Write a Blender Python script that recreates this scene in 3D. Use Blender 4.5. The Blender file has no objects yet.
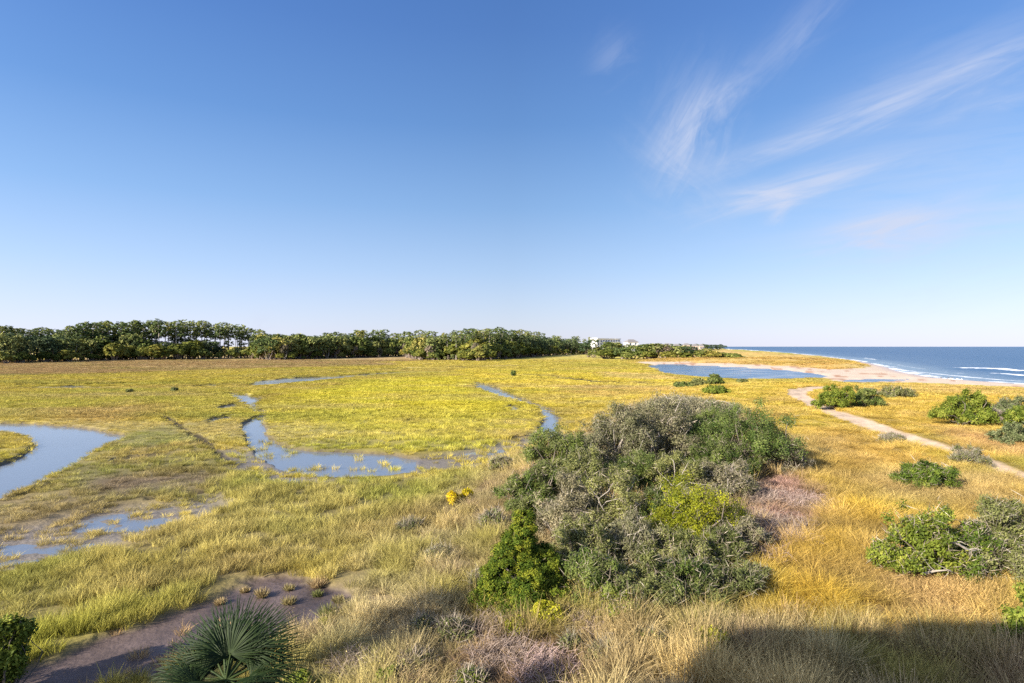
import bpy, math, random
import numpy as np
from mathutils import Vector, Matrix, Euler

SC = bpy.context.scene
COL = SC.collection
R = math.radians
RNG = np.random.default_rng(7)

# ---------------------------------------------------------------- camera, sky, sun, exposure
F, CX, HY, CAMZ = 610.0, 512.0, 346.5, 9.0
cam_d = bpy.data.cameras.new("camera")
cam = bpy.data.objects.new("camera", cam_d)
COL.objects.link(cam)
cam.location = (0, 0, CAMZ)
cam.rotation_euler = (R(90), 0, 0)
cam_d.sensor_width = 36.0
cam_d.lens = 36.0 * F / 1024.0
cam_d.shift_y = 5.0 / 1024.0
cam_d.clip_start = 0.1
cam_d.clip_end = 60000
SC.camera = cam

SUN_EL = 24.0
SUN_TH = 40.0                       # shadows run this many degrees from +x towards +y
sdx, sdy = math.cos(R(SUN_TH)), math.sin(R(SUN_TH))
SUN_TO = Vector((-sdx * math.cos(R(SUN_EL)), -sdy * math.cos(R(SUN_EL)), math.sin(R(SUN_EL))))
sun_d = bpy.data.lights.new("sun", 'SUN')
sun_d.energy = 4.5
sun_d.angle = R(0.5)
sun_d.color = (1.0, 0.90, 0.74)
sun = bpy.data.objects.new("sun", sun_d)
COL.objects.link(sun)
sun.rotation_euler = SUN_TO.to_track_quat('Z', 'Y').to_euler()
sun.location = (-40, -40, 60)

SC.view_settings.view_transform = 'Standard'
SC.view_settings.look = 'None'
SC.view_settings.gamma = 1.0
SC.view_settings.use_curve_mapping = False
SC.view_settings.exposure = 1.56
SC.render.engine = 'CYCLES'
SC.cycles.use_denoising = False
SC.cycles.max_bounces = 4
SC.cycles.diffuse_bounces = 2
SC.cycles.glossy_bounces = 2
SC.cycles.transmission_bounces = 2
SC.cycles.transparent_max_bounces = 6

world = bpy.data.worlds.new("World")
SC.world = world
world.use_nodes = True


SKY_ST = 0.08


def build_sky():
    nt = world.node_tree
    nt.nodes.clear()
    N, L = nt.nodes, nt.links

    def val(s, v):
        if hasattr(v, 'is_output'):
            L.new(v, s)
        else:
            s.default_value = v

    def M(op, a, b=0.0, c=0.0, clamp=False):
        n = N.new('ShaderNodeMath')
        n.operation = op
        n.use_clamp = clamp
        val(n.inputs[0], a)
        val(n.inputs[1], b)
        val(n.inputs[2], c)
        return n.outputs[0]

    sky = N.new('ShaderNodeTexSky')
    sky.sky_type = 'NISHITA'
    sky.sun_disc = False
    sky.sun_elevation = R(SUN_EL)
    sky.sun_rotation = math.atan2(-sdx, -sdy)
    sky.altitude = 0
    sky.air_density = 1.05
    sky.dust_density = 0.6
    sky.ozone_density = 2.6
    hs = N.new('ShaderNodeHueSaturation')
    hs.inputs['Saturation'].default_value = 1.12
    hs.inputs['Value'].default_value = 1.0
    L.new(sky.outputs[0], hs.inputs['Color'])
    # clear autumn air: pale lavender low down, deep blue higher up in view; overhead and sun side brightened to fill shade
    tc = N.new('ShaderNodeTexCoord')
    sep = N.new('ShaderNodeSeparateXYZ')
    L.new(tc.outputs['Generated'], sep.inputs[0])
    X, Y, Z = sep.outputs[0], sep.outputs[1], sep.outputs[2]
    # sky colour by height; thin cirrus strokes seen towards +y come further down
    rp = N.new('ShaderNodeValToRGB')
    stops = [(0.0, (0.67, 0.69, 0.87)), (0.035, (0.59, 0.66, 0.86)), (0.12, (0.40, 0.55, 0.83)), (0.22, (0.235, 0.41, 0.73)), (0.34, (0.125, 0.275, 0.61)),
             (0.46, (0.082, 0.200, 0.53)), (0.52, (0.070, 0.180, 0.50)), (0.72, (0.17, 0.25, 0.47)), (1.0, (0.27, 0.32, 0.46))]  # last stops, above the view, are added brightness that lifts shaded ground
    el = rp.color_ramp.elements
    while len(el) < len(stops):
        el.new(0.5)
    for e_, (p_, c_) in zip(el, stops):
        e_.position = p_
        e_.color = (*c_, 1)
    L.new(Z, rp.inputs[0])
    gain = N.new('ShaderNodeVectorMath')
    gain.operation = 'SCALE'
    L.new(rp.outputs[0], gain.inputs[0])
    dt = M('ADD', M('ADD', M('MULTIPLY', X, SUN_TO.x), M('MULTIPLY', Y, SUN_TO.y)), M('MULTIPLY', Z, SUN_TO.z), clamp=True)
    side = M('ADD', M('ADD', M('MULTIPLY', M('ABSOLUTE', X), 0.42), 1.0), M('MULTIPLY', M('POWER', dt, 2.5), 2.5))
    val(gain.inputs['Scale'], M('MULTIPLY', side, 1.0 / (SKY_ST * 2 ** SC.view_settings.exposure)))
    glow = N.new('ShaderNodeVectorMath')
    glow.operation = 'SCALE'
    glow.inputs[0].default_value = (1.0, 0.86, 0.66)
    val(glow.inputs['Scale'], M('MULTIPLY', M('POWER', dt, 3.0), 1.15 / (SKY_ST * 2 ** SC.view_settings.exposure)))  # warm glow around the sun, boosted out of view as fill for the shadows
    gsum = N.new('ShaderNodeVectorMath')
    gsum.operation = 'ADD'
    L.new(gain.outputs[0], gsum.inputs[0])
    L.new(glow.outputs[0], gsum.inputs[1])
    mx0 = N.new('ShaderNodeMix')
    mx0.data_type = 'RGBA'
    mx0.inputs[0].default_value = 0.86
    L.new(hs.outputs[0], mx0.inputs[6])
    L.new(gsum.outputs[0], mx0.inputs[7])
    front = M('GREATER_THAN', Y, 0.05)
    ys = M('MAXIMUM', Y, 0.05)
    U = M('DIVIDE', X, ys)
    V = M('DIVIDE', Z, ys)
    total = None
    # (px, py, half length px, half width px, angle deg, strength, noise scale, stretch)
    strokes = [
        (690, 122, 44, 20, 62, 0.62, 15, 2.6),
        (720, 95, 60, 10, 40, 0.30, 14, 4.0),
        (805, 22, 50, 12, 48, 0.26, 12, 5.0),
        (895, 100, 110, 11, 21, 0.55, 13, 7.0),
        (775, 150, 55, 6, 16, 0.48, 15, 6.0),
        (985, 58, 110, 20, 20, 0.42, 10, 7.0),
        (1005, 102, 50, 6, 14, 0.42, 14, 6.0),
        (812, 180, 78, 9, 15, 0.8, 14, 6.0),
        (765, 194, 34, 6, 4, 0.6, 15, 4.0),
        (782, 207, 14, 7, 40, 0.6, 16, 2.5),
        (885, 224, 60, 9, 14, 0.85, 13, 5.0),
        (900, 238, 60, 10, 4, 0.5, 12, 5.0),
        (690, 172, 44, 22, -40, 0.30, 12, 2.5),
        (612, 52, 20, 12, 40, 0.20, 14, 2.0),
        (970, 185, 130, 60, 8, 0.34, 9, 5.0),
        (960, 215, 110, 8, 6, 0.35, 12, 7.0),
        (262, 321, 10, 7, 40, 0.35, 30, 1.5),
    ]
    for (px, py, hl, hw, ang, st, ns, stretch) in strokes:
        u0, v0 = (px - CX) / F, (HY - py) / F
        c, s = math.cos(R(ang)), math.sin(R(ang))
        du = M('SUBTRACT', U, u0)
        dv = M('SUBTRACT', V, v0)
        a = M('ADD', M('MULTIPLY', du, c), M('MULTIPLY', dv, s))
        b = M('SUBTRACT', M('MULTIPLY', dv, c), M('MULTIPLY', du, s))
        comb = N.new('ShaderNodeCombineXYZ')
        L.new(M('MULTIPLY', a, ns / stretch), comb.inputs[0])
        L.new(M('MULTIPLY', b, ns), comb.inputs[1])
        comb.inputs[2].default_value = px * 0.37
        no = N.new('ShaderNodeTexNoise')
        no.inputs['Scale'].default_value = 2.2
        no.inputs['Detail'].default_value = 7.0
        no.inputs['Roughness'].default_value = 0.6
        no.inputs['Distortion'].default_value = 0.9
        L.new(comb.outputs[0], no.inputs['Vector'])
        n1 = M('SUBTRACT', no.outputs[0], 0.5)
        aw = M('ADD', M('DIVIDE', a, 1.15 * hl / F), M('MULTIPLY', n1, 1.1))
        bw = M('ADD', M('DIVIDE', b, 1.4 * hw / F), M('MULTIPLY', n1, 3.2))
        d2 = M('ADD', M('MULTIPLY', aw, aw), M('MULTIPLY', bw, bw))
        g = M('POWER', 2.718, M('MULTIPLY', d2, -1.0))
        comb2 = N.new('ShaderNodeCombineXYZ')
        L.new(M('MULTIPLY', a, ns * 0.28), comb2.inputs[0])
        L.new(M('MULTIPLY', b, ns * 5.0), comb2.inputs[1])
        comb2.inputs[2].default_value = py * 0.61
        fi = N.new('ShaderNodeTexNoise')
        fi.inputs['Scale'].default_value = 1.6
        fi.inputs['Detail'].default_value = 5.0
        fi.inputs['Distortion'].default_value = 0.5
        L.new(comb2.outputs[0], fi.inputs['Vector'])
        g = M('MULTIPLY', g, M('ADD', M('MULTIPLY', fi.outputs[0], 1.5), 0.08, clamp=True))
        k = M('MULTIPLY', M('ADD', M('MULTIPLY', no.outputs[0], 2.6), -0.55, clamp=True), st * 0.9)
        w = M('MULTIPLY', g, k)
        total = w if total is None else M('ADD', total, w)
    total = M('MINIMUM', M('MULTIPLY', total, front), 0.85)
    mix = N.new('ShaderNodeMix')
    mix.data_type = 'RGBA'
    L.new(total, mix.inputs[0])
    L.new(mx0.outputs[2], mix.inputs[6])
    cg = 1.0 / (SKY_ST * 2 ** SC.view_settings.exposure)
    mix.inputs[7].default_value = (0.66 * cg, 0.72 * cg, 0.90 * cg, 1)
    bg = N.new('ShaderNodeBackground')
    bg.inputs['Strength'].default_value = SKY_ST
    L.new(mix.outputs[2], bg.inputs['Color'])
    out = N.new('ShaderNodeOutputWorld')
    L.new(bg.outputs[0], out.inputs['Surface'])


build_sky()

# ---------------------------------------------------------------- helpers


def tag(o, label, cat, group=None, kind=None):
    o["label"] = label
    o["category"] = cat
    if group:
        o["group"] = group
    if kind:
        o["kind"] = kind
    return o


def at(px, py, z=0.0):
    d = (CAMZ - z) * F / (py - HY)
    return ((px - CX) / F * d, d)


K_ALB = 0.74


def C(r, g, b, k=1.0):
    v = np.array([r, g, b], dtype=float) / 255.0
    lin = np.where(v <= 0.04045, v / 12.92, ((v + 0.055) / 1.055) ** 2.4)
    g = lin @ np.array([0.3, 0.59, 0.11])
    return (lin * 0.9 + g * 0.1) * K_ALB * k


def _hash(ix, iy, seed):
    h = (ix.astype(np.int64) * 374761393 + iy.astype(np.int64) * 668265263 + seed * 974711) & 0xFFFFFFFF
    h = ((h ^ (h >> 13)) * 1274126177) & 0xFFFFFFFF
    h = h ^ (h >> 16)
    return (h & 0xFFFFFF).astype(np.float64) / float(0xFFFFFF)


def vnoise(x, y, seed=0):
    x = np.asarray(x, dtype=float)
    y = np.asarray(y, dtype=float)
    ix, iy = np.floor(x), np.floor(y)
    fx, fy = x - ix, y - iy
    fx = fx * fx * (3 - 2 * fx)
    fy = fy * fy * (3 - 2 * fy)
    a = _hash(ix, iy, seed)
    b = _hash(ix + 1, iy, seed)
    c = _hash(ix, iy + 1, seed)
    d = _hash(ix + 1, iy + 1, seed)
    return (a + (b - a) * fx) * (1 - fy) + (c + (d - c) * fx) * fy


def fbm(x, y, seed=0, octv=4):
    s, a, t = 0.0, 0.5, 0.0
    for i in range(octv):
        s = s + a * vnoise(x * 2 ** i + 17.3 * i, y * 2 ** i - 9.1 * i, seed + i)
        t += a
        a *= 0.5
    return s / t - 0.5


def sstep(e0, e1, x):
    t = np.clip((x - e0) / (e1 - e0), 0, 1)
    return t * t * (3 - 2 * t)


def sd_poly(P, x, y, margin=60.0):
    P = np.asarray(P, dtype=float)
    out = np.full(x.shape, 1e3)
    lo, hi = P.min(0) - margin, P.max(0) + margin
    m = (x > lo[0]) & (x < hi[0]) & (y > lo[1]) & (y < hi[1])
    if not m.any():
        return out
    xs, ys = x[m], y[m]
    d2 = np.full(xs.shape, 1e18)
    ins = np.zeros(xs.shape, dtype=bool)
    n = len(P)
    for i in range(n):
        ax, ay = P[i]
        bx, by = P[(i + 1) % n]
        ex, ey = bx - ax, by - ay
        wx, wy = xs - ax, ys - ay
        t = np.clip((wx * ex + wy * ey) / (ex * ex + ey * ey + 1e-12), 0, 1)
        d2 = np.minimum(d2, (wx - ex * t) ** 2 + (wy - ey * t) ** 2)
        cond = ((ay > ys) != (by > ys))
        xi = ex * (ys - ay) / (ey if abs(ey) > 1e-12 else 1e-12) + ax
        ins ^= cond & (xs < xi)
    out[m] = np.where(ins, -1, 1) * np.sqrt(d2)
    return out


def sd_line(P, W, x, y, margin=40.0):
    """distance to a polyline minus its half width"""
    P = np.asarray(P, dtype=float)
    out = np.full(x.shape, 1e3)
    lo, hi = P.min(0) - margin, P.max(0) + margin
    m = (x > lo[0]) & (x < hi[0]) & (y > lo[1]) & (y < hi[1])
    if not m.any():
        return out
    xs, ys = x[m], y[m]
    d = np.full(xs.shape, 1e9)
    for i in range(len(P) - 1):
        ax, ay = P[i]
        bx, by = P[i + 1]
        ex, ey = bx - ax, by - ay
        wx, wy = xs - ax, ys - ay
        t = np.clip((wx * ex + wy * ey) / (ex * ex + ey * ey + 1e-12), 0, 1)
        d = np.minimum(d, np.sqrt((wx - ex * t) ** 2 + (wy - ey * t) ** 2) - (W[i] + (W[i + 1] - W[i]) * t))
    out[m] = d
    return out


def pxp(pts, z=0.0):
    return [at(px, py, z) for px, py in pts]


def np_mesh(name, V, quads=None, tris=None, smooth=False):
    me = bpy.data.meshes.new(name)
    V = np.asarray(V, dtype=np.float32)
    parts, starts, off = [], [], 0
    for A in (quads, tris):
        if A is not None and len(A):
            A = np.asarray(A, dtype=np.int32)
            parts.append(A.ravel())
            k = A.shape[1]
            starts.append(off + np.arange(len(A), dtype=np.int32) * k)
            off += A.size
    me.vertices.add(len(V))
    me.vertices.foreach_set('co', V.ravel())
    if parts:
        loops = np.concatenate(parts)
        st = np.concatenate(starts).astype(np.int32)
        me.loops.add(len(loops))
        me.loops.foreach_set('vertex_index', loops)
        me.polygons.add(len(st))
        me.polygons.foreach_set('loop_start', st)
        if smooth:
            me.polygons.foreach_set('use_smooth', np.ones(len(st), dtype=bool))
    me.update(calc_edges=True)
    me.validate()
    return me


def add_attr(me, name, typ, dom, data):
    a = me.attributes.new(name, typ, dom)
    key = {'FLOAT': 'value', 'INT': 'value', 'FLOAT_VECTOR': 'vector', 'FLOAT_COLOR': 'color'}[typ]
    a.data.foreach_set(key, np.asarray(data, dtype=np.int32 if typ == 'INT' else np.float32).ravel())


def link(name, me, mat=None, parent=None, loc=None, rot=None, scale=None):
    o = bpy.data.objects.new(name, me)
    COL.objects.link(o)
    if mat is not None and me is not None and len(me.materials) == 0:
        me.materials.append(mat)
    if parent:
        o.parent = parent
    if loc is not None:
        o.location = loc
    if rot is not None:
        o.rotation_euler = rot
    if scale is not None:
        o.scale = scale
    return o


def empty(name, loc, rz=0.0):
    o = bpy.data.objects.new(name, None)
    COL.objects.link(o)
    o.empty_display_size = 0.3
    o.location = loc
    o.rotation_euler = (0, 0, rz)
    return o


# ---------------------------------------------------------------- materials


def new_mat(name):
    m = bpy.data.materials.new(name)
    m.use_nodes = True
    nt = m.node_tree
    nt.nodes.clear()
    return m, nt.nodes, nt.links


def out_node(N, L, sh):
    o = N.new('ShaderNodeOutputMaterial')
    L.new(sh, o.inputs['Surface'])
    return o


def leaf_mat(name, cols, transl=0.28, gloss=0.03, rough=0.65, jitter=0.12, patch=0.0):
    m, N, L = new_mat(name)
    at_ = N.new('ShaderNodeAttribute')
    at_.attribute_name = 'tone'
    rp = N.new('ShaderNodeValToRGB')
    el = rp.color_ramp.elements
    while len(el) < len(cols):
        el.new(0.5)
    for i, c in enumerate(cols):
        el[i].position = i / (len(cols) - 1)
        el[i].color = (c[0], c[1], c[2], 1)
    L.new(at_.outputs['Fac'], rp.inputs[0])
    oi = N.new('ShaderNodeObjectInfo')
    hs = N.new('ShaderNodeHueSaturation')
    mr = N.new('ShaderNodeMapRange')
    L.new(oi.outputs['Random'], mr.inputs[0])
    mr.inputs[3].default_value = 1 - jitter * 1.6
    mr.inputs[4].default_value = 1 + jitter * 1.6
    L.new(mr.outputs[0], hs.inputs['Value'])
    mr2 = N.new('ShaderNodeMapRange')
    L.new(oi.outputs['Random'], mr2.inputs[0])
    mr2.inputs[3].default_value = 0.5 + jitter * 0.14
    mr2.inputs[4].default_value = 0.5 - jitter * 0.14
    L.new(mr2.outputs[0], hs.inputs['Hue'])
    gp = N.new('ShaderNodeNewGeometry')
    pn = N.new('ShaderNodeTexNoise')
    pn.inputs['Scale'].default_value = 1.1
    pn.inputs['Detail'].default_value = 3
    L.new(gp.outputs['Position'], pn.inputs['Vector'])
    pm = N.new('ShaderNodeMapRange')
    L.new(pn.outputs[0], pm.inputs[0])
    pm.inputs[1].default_value = 0.42
    pm.inputs[2].default_value = 0.66
    pm.inputs[4].default_value = patch
    pmx = N.new('ShaderNodeMix')
    pmx.data_type = 'RGBA'
    L.new(pm.outputs[0], pmx.inputs[0])
    L.new(rp.outputs[0], pmx.inputs[6])
    pmx.inputs[7].default_value = (0.150, 0.155, 0.060, 1)
    L.new(pmx.outputs[2], hs.inputs['Color'])
    p = N.new('ShaderNodeBsdfPrincipled')
    p.inputs['Roughness'].default_value = rough
    p.inputs['Specular IOR Level'].default_value = gloss * 5
    L.new(hs.outputs[0], p.inputs['Base Color'])
    t = N.new('ShaderNodeBsdfTranslucent')
    L.new(hs.outputs[0], t.inputs['Color'])
    mx = N.new('ShaderNodeMixShader')
    mx.inputs[0].default_value = transl
    L.new(p.outputs[0], mx.inputs[1])
    L.new(t.outputs[0], mx.inputs[2])
    out_node(N, L, mx.outputs[0])
    return m


def plain_mat(name, c, rough=0.8, noise=0.25, scale=3.0, bump=0.0, spec=0.3):
    m, N, L = new_mat(name)
    p = N.new('ShaderNodeBsdfPrincipled')
    p.inputs['Roughness'].default_value = rough
    p.inputs['Specular IOR Level'].default_value = spec
    tc = N.new('ShaderNodeTexCoord')
    no = N.new('ShaderNodeTexNoise')
    no.inputs['Scale'].default_value = scale
    no.inputs['Detail'].default_value = 6
    L.new(tc.outputs['Object'], no.inputs['Vector'])
    mr = N.new('ShaderNodeMapRange')
    mr.inputs[3].default_value = 1 - noise * 1.6
    mr.inputs[4].default_value = 1 + noise * 1.6
    L.new(no.outputs[0], mr.inputs[0])
    hs = N.new('ShaderNodeHueSaturation')
    hs.inputs['Color'].default_value = (c[0], c[1], c[2], 1)
    L.new(mr.outputs[0], hs.inputs['Value'])
    L.new(hs.outputs[0], p.inputs['Base Color'])
    if bump:
        b = N.new('ShaderNodeBump')
        b.inputs['Strength'].default_value = bump
        b.inputs['Distance'].default_value = 0.05
        L.new(no.outputs[0], b.inputs['Height'])
        L.new(b.outputs[0], p.inputs['Normal'])
    out_node(N, L, p.outputs[0])
    return m


def ground_mat():
    m, N, L = new_mat("ground_soil_and_sand")
    at_ = N.new('ShaderNodeAttribute')
    at_.attribute_name = 'Col'
    wet = N.new('ShaderNodeAttribute')
    wet.attribute_name = 'wet'
    geo = N.new('ShaderNodeNewGeometry')
    n1 = N.new('ShaderNodeTexNoise')
    n1.inputs['Scale'].default_value = 2.3
    n1.inputs['Detail'].default_value = 9
    n1.inputs['Roughness'].default_value = 0.65
    L.new(geo.outputs['Position'], n1.inputs['Vector'])
    mr = N.new('ShaderNodeMapRange')
    mr.inputs[3].default_value = 0.6
    mr.inputs[4].default_value = 1.4
    L.new(n1.outputs[0], mr.inputs[0])
    hs = N.new('ShaderNodeHueSaturation')
    L.new(at_.outputs['Color'], hs.inputs['Color'])
    L.new(mr.outputs[0], hs.inputs['Value'])
    p = N.new('ShaderNodeBsdfPrincipled')
    L.new(hs.outputs[0], p.inputs['Base Color'])
    rr = N.new('ShaderNodeMapRange')
    L.new(wet.outputs['Fac'], rr.inputs[0])
    rr.inputs[3].default_value = 0.9
    rr.inputs[4].default_value = 0.28
    L.new(rr.outputs[0], p.inputs['Roughness'])
    sp = N.new('ShaderNodeMapRange')
    L.new(wet.outputs['Fac'], sp.inputs[0])
    sp.inputs[3].default_value = 0.1
    sp.inputs[4].default_value = 0.55
    L.new(sp.outputs[0], p.inputs['Specular IOR Level'])
    n2 = N.new('ShaderNodeTexNoise')
    n2.inputs['Scale'].default_value = 5.0
    n2.inputs['Detail'].default_value = 7
    L.new(geo.outputs['Position'], n2.inputs['Vector'])
    b = N.new('ShaderNodeBump')
    b.inputs['Strength'].default_value = 0.45
    b.inputs['Distance'].default_value = 0.12
    L.new(n2.outputs[0], b.inputs['Height'])
    L.new(b.outputs[0], p.inputs['Normal'])
    out_node(N, L, p.outputs[0])
    return m


def water_mat(name, base, rough, scale, bump, dist, foam=False, stretch=(1, 1, 1), spec=0.5):
    m, N, L = new_mat(name)
    geo = N.new('ShaderNodeNewGeometry')
    mp = N.new('ShaderNodeMapping')
    mp.inputs['Scale'].default_value = stretch
    L.new(geo.outputs['Position'], mp.inputs['Vector'])
    n = N.new('ShaderNodeTexNoise')
    n.inputs['Scale'].default_value = scale
    n.inputs['Detail'].default_value = 8
    n.inputs['Roughness'].default_value = 0.6
    L.new(mp.outputs[0], n.inputs['Vector'])
    b = N.new('ShaderNodeBump')
    b.inputs['Strength'].default_value = bump
    b.inputs['Distance'].default_value = dist
    L.new(n.outputs[0], b.inputs['Height'])
    p = N.new('ShaderNodeBsdfPrincipled')
    p.inputs['IOR'].default_value = 1.33
    p.inputs['Specular IOR Level'].default_value = spec
    L.new(b.outputs[0], p.inputs['Normal'])
    if foam:
        at_ = N.new('ShaderNodeAttribute')
        at_.attribute_name = 'foam'
        n2 = N.new('ShaderNodeTexNoise')
        n2.inputs['Scale'].default_value = 0.7
        n2.inputs['Detail'].default_value = 9
        n2.inputs['Roughness'].default_value = 0.7
        mp2 = N.new('ShaderNodeMapping')
        mp2.inputs['Scale'].default_value = (0.35, 1.0, 1)
        L.new(geo.outputs['Position'], mp2.inputs['Vector'])
        L.new(mp2.outputs[0], n2.inputs['Vector'])
        ma = N.new('ShaderNodeMath')
        ma.operation = 'ADD'
        L.new(at_.outputs['Fac'], ma.inputs[0])
        L.new(n2.outputs[0], ma.inputs[1])
        mr = N.new('ShaderNodeMapRange')
        mr.inputs[1].default_value = 0.82
        mr.inputs[2].default_value = 1.12
        L.new(ma.outputs[0], mr.inputs[0])
        sh = N.new('ShaderNodeAttribute')
        sh.attribute_name = 'shallow'
        mxs = N.new('ShaderNodeMix')
        mxs.data_type = 'RGBA'
        L.new(sh.outputs['Fac'], mxs.inputs[0])
        mxs.inputs[6].default_value = (*base, 1)
        mxs.inputs[7].default_value = (0.16, 0.22, 0.27, 1)
        mx = N.new('ShaderNodeMix')
        mx.data_type = 'RGBA'
        L.new(mr.outputs[0], mx.inputs[0])
        L.new(mxs.outputs[2], mx.inputs[6])
        mx.inputs[7].default_value = (0.8, 0.82, 0.83, 1)
        L.new(mx.outputs[2], p.inputs['Base Color'])
        rr = N.new('ShaderNodeMapRange')
        L.new(mr.outputs[0], rr.inputs[0])
        rr.inputs[3].default_value = rough
        rr.inputs[4].default_value = 0.8
        L.new(rr.outputs[0], p.inputs['Roughness'])
    else:
        n3 = N.new('ShaderNodeTexNoise')
        n3.inputs['Scale'].default_value = 0.12
        n3.inputs['Detail'].default_value = 5
        L.new(geo.outputs['Position'], n3.inputs['Vector'])
        mr = N.new('ShaderNodeMapRange')
        mr.inputs[1].default_value = 0.35
        mr.inputs[2].default_value = 0.65
        mr.inputs[3].default_value = rough * 0.7
        mr.inputs[4].default_value = rough * 2.0
        L.new(n3.outputs[0], mr.inputs[0])
        L.new(mr.outputs[0], p.inputs['Roughness'])
        p.inputs['Base Color'].default_value = (*base, 1)
    out_node(N, L, p.outputs[0])
    return m


def grass_mat():
    m, N, L = new_mat("grass_blades")
    at_ = N.new('ShaderNodeAttribute')
    at_.attribute_type = 'INSTANCER'
    at_.attribute_name = 'Col'
    tn = N.new('ShaderNodeAttribute')
    tn.attribute_name = 'tone'
    mr = N.new('ShaderNodeMapRange')
    L.new(tn.outputs['Fac'], mr.inputs[0])
    mr.inputs[3].default_value = 0.55
    mr.inputs[4].default_value = 1.45
    hs = N.new('ShaderNodeHueSaturation')
    L.new(at_.outputs['Color'], hs.inputs['Color'])
    L.new(mr.outputs[0], hs.inputs['Value'])
    d = N.new('ShaderNodeBsdfDiffuse')
    L.new(hs.outputs[0], d.inputs['Color'])
    t = N.new('ShaderNodeBsdfTranslucent')
    L.new(hs.outputs[0], t.inputs['Color'])
    mx = N.new('ShaderNodeMixShader')
    mx.inputs[0].default_value = 0.3
    L.new(d.outputs[0], mx.inputs[1])
    L.new(t.outputs[0], mx.inputs[2])
    out_node(N, L, mx.outputs[0])
    return m


# ---------------------------------------------------------------- the lie of the land (plan shapes)
LAGOON_LEFT = pxp([(-330, 423), (-60, 423), (0, 424), (30, 424.5), (70, 427.5), (100, 432), (122, 436), (119, 440), (101, 447),
                   (86, 457), (70, 467), (45, 479), (20, 491), (0, 500), (-100, 545), (-400, 640)])
ISLAND = pxp([(-120, 476), (0, 467), (18, 460), (33, 451), (37, 443), (26, 436), (0, 432), (-120, 432)])
CREEK = pxp([(244, 431), (251, 424), (262, 431), (268, 440), (285, 448), (310, 452), (350, 453), (392, 456), (416, 461),
             (412, 474), (372, 479), (322, 478), (282, 470), (262, 459), (249, 446)])
CREEK_UP = [at(*p) for p in [(256, 432), (253, 424), (262, 415), (250, 405), (252, 400), (240, 396), (228, 394)]]
CREEK_UP_W = [1.2, 0.9, 0.25, 0.7, 2.2, 1.3, 0.8]
POND_A = pxp([(208, 424), (212, 419), (228, 416.5), (230, 420)])
POND_B = pxp([(218, 410), (224, 405.5), (240, 404), (238, 408.5)])
CREEK_TWO = [at(*p) for p in [(474, 382), (483, 386), (494, 391.5), (506, 396), (524, 402), (538, 406), (548, 413), (552, 421), (547, 430), (556, 438), (570, 446)]]
CREEK_TWO_W = [0.7, 1.9, 2.1, 1.6, 0.75, 0.7, 0.9, 0.9, 0.9, 0.9, 0.8]
POND_C = pxp([(505, 408), (513, 405), (522, 409), (519, 412.5), (511, 411)])
FAR_STRIPS = [
    ([at(*p) for p in [(20, 388.6), (60, 388), (110, 388.6)]], [1.5, 4.5, 1.5]),
    ([at(*p) for p in [(262, 385.5), (285, 381.5), (310, 379), (338, 377.5)]], [3, 7.5, 8, 5]),
    ([at(*p) for p in [(338, 377.5), (370, 375), (400, 373), (440, 372.5)]], [4, 3.5, 4, 2.5]),
    ([at(*p) for p in [(175, 388), (200, 387), (225, 385)]], [1.0, 2.6, 1.2]),
    ([at(*p) for p in [(118, 462), (140, 459), (158, 458)]], [0.25, 0.3, 0.2]),
]
DITCHES = [
    ([at(*p) for p in [(153, 413), (170, 421), (186, 432), (205, 443), (222, 457), (228, 462)]], [0.1, 0.40, 0.22, 0.36, 0.28, 0.5]),
    ([at(*p) for p in [(0, 386), (60, 385.5), (140, 384.5), (200, 382)]], [1.6, 1.8, 2.0, 1.4]),
    ([at(*p) for p in [(330, 373), (370, 370), (420, 368.5), (480, 367.5), (560, 365.5)]], [2.2, 2.8, 3.2, 3.2, 2]),
    ([at(*p) for p in [(500, 374), (560, 378), (600, 383), (660, 385)]], [1.4, 2.4, 2.6, 1.4]),
    ([at(*p) for p in [(20, 377), (90, 375), (170, 372.5)]], [2.2, 2.6, 2]),
    ([at(*p) for p in [(60, 484), (40, 490), (10, 503)]], [0.15, 0.2, 0.2]),
    ([at(*p) for p in [(150, 502), (190, 497), (215, 492)]], [0.1, 0.3, 0.1]),
]
LAGOON_RIGHT = pxp([(648, 366), (665, 364.3), (700, 365.8), (740, 367.5), (790, 370.8), (815, 374), (827, 376.2),
                    (818, 378.3), (790, 379.5), (740, 380), (700, 377.5), (668, 374)])
INLET = pxp([(842, 380.6), (868, 379.4), (908, 379.3), (900, 381.2), (872, 382.2), (848, 382.4)])
SHORE = pxp([(1500, 415), (1240, 397), (1100, 388.5), (1024, 384), (985, 381.3), (960, 379.5), (932, 377), (906, 372.2), (886, 366.5), (862, 361.3), (832, 357.2),
             (800, 353.9), (770, 351.4), (742, 349.6), (722, 348.6), (705, 347.9)])
SEA = SHORE + [(3500, 40000), (60000, 40000), (60000, -200)]
BEACH = pxp([(1100, 395), (1024, 389.5), (960, 386.2), (915, 384.0), (880, 384.0), (840, 383.2), (815, 377), (790, 372.5), (735, 368.5), (700, 367), (660, 366),
             (645, 364.4), (636, 362.6), (648, 361.8), (690, 363), (735, 364.5), (790, 367), (830, 370), (860, 369), (890, 366), (920, 370), (985, 376), (1100, 384)])
MUD = pxp([(-80, 740), (20, 668), (62, 652), (100, 634), (150, 621), (190, 606), (232, 586), (280, 573), (322, 580), (352, 590), (350, 604),
           (330, 618), (300, 630), (262, 642), (180, 662), (112, 684), (60, 720)], 0.2)
WET_SHALLOW = pxp([(-80, 556), (0, 536), (60, 518), (120, 508), (182, 502), (216, 496), (232, 506), (170, 528), (95, 552), (20, 570), (-80, 605)], 0.1)
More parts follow.
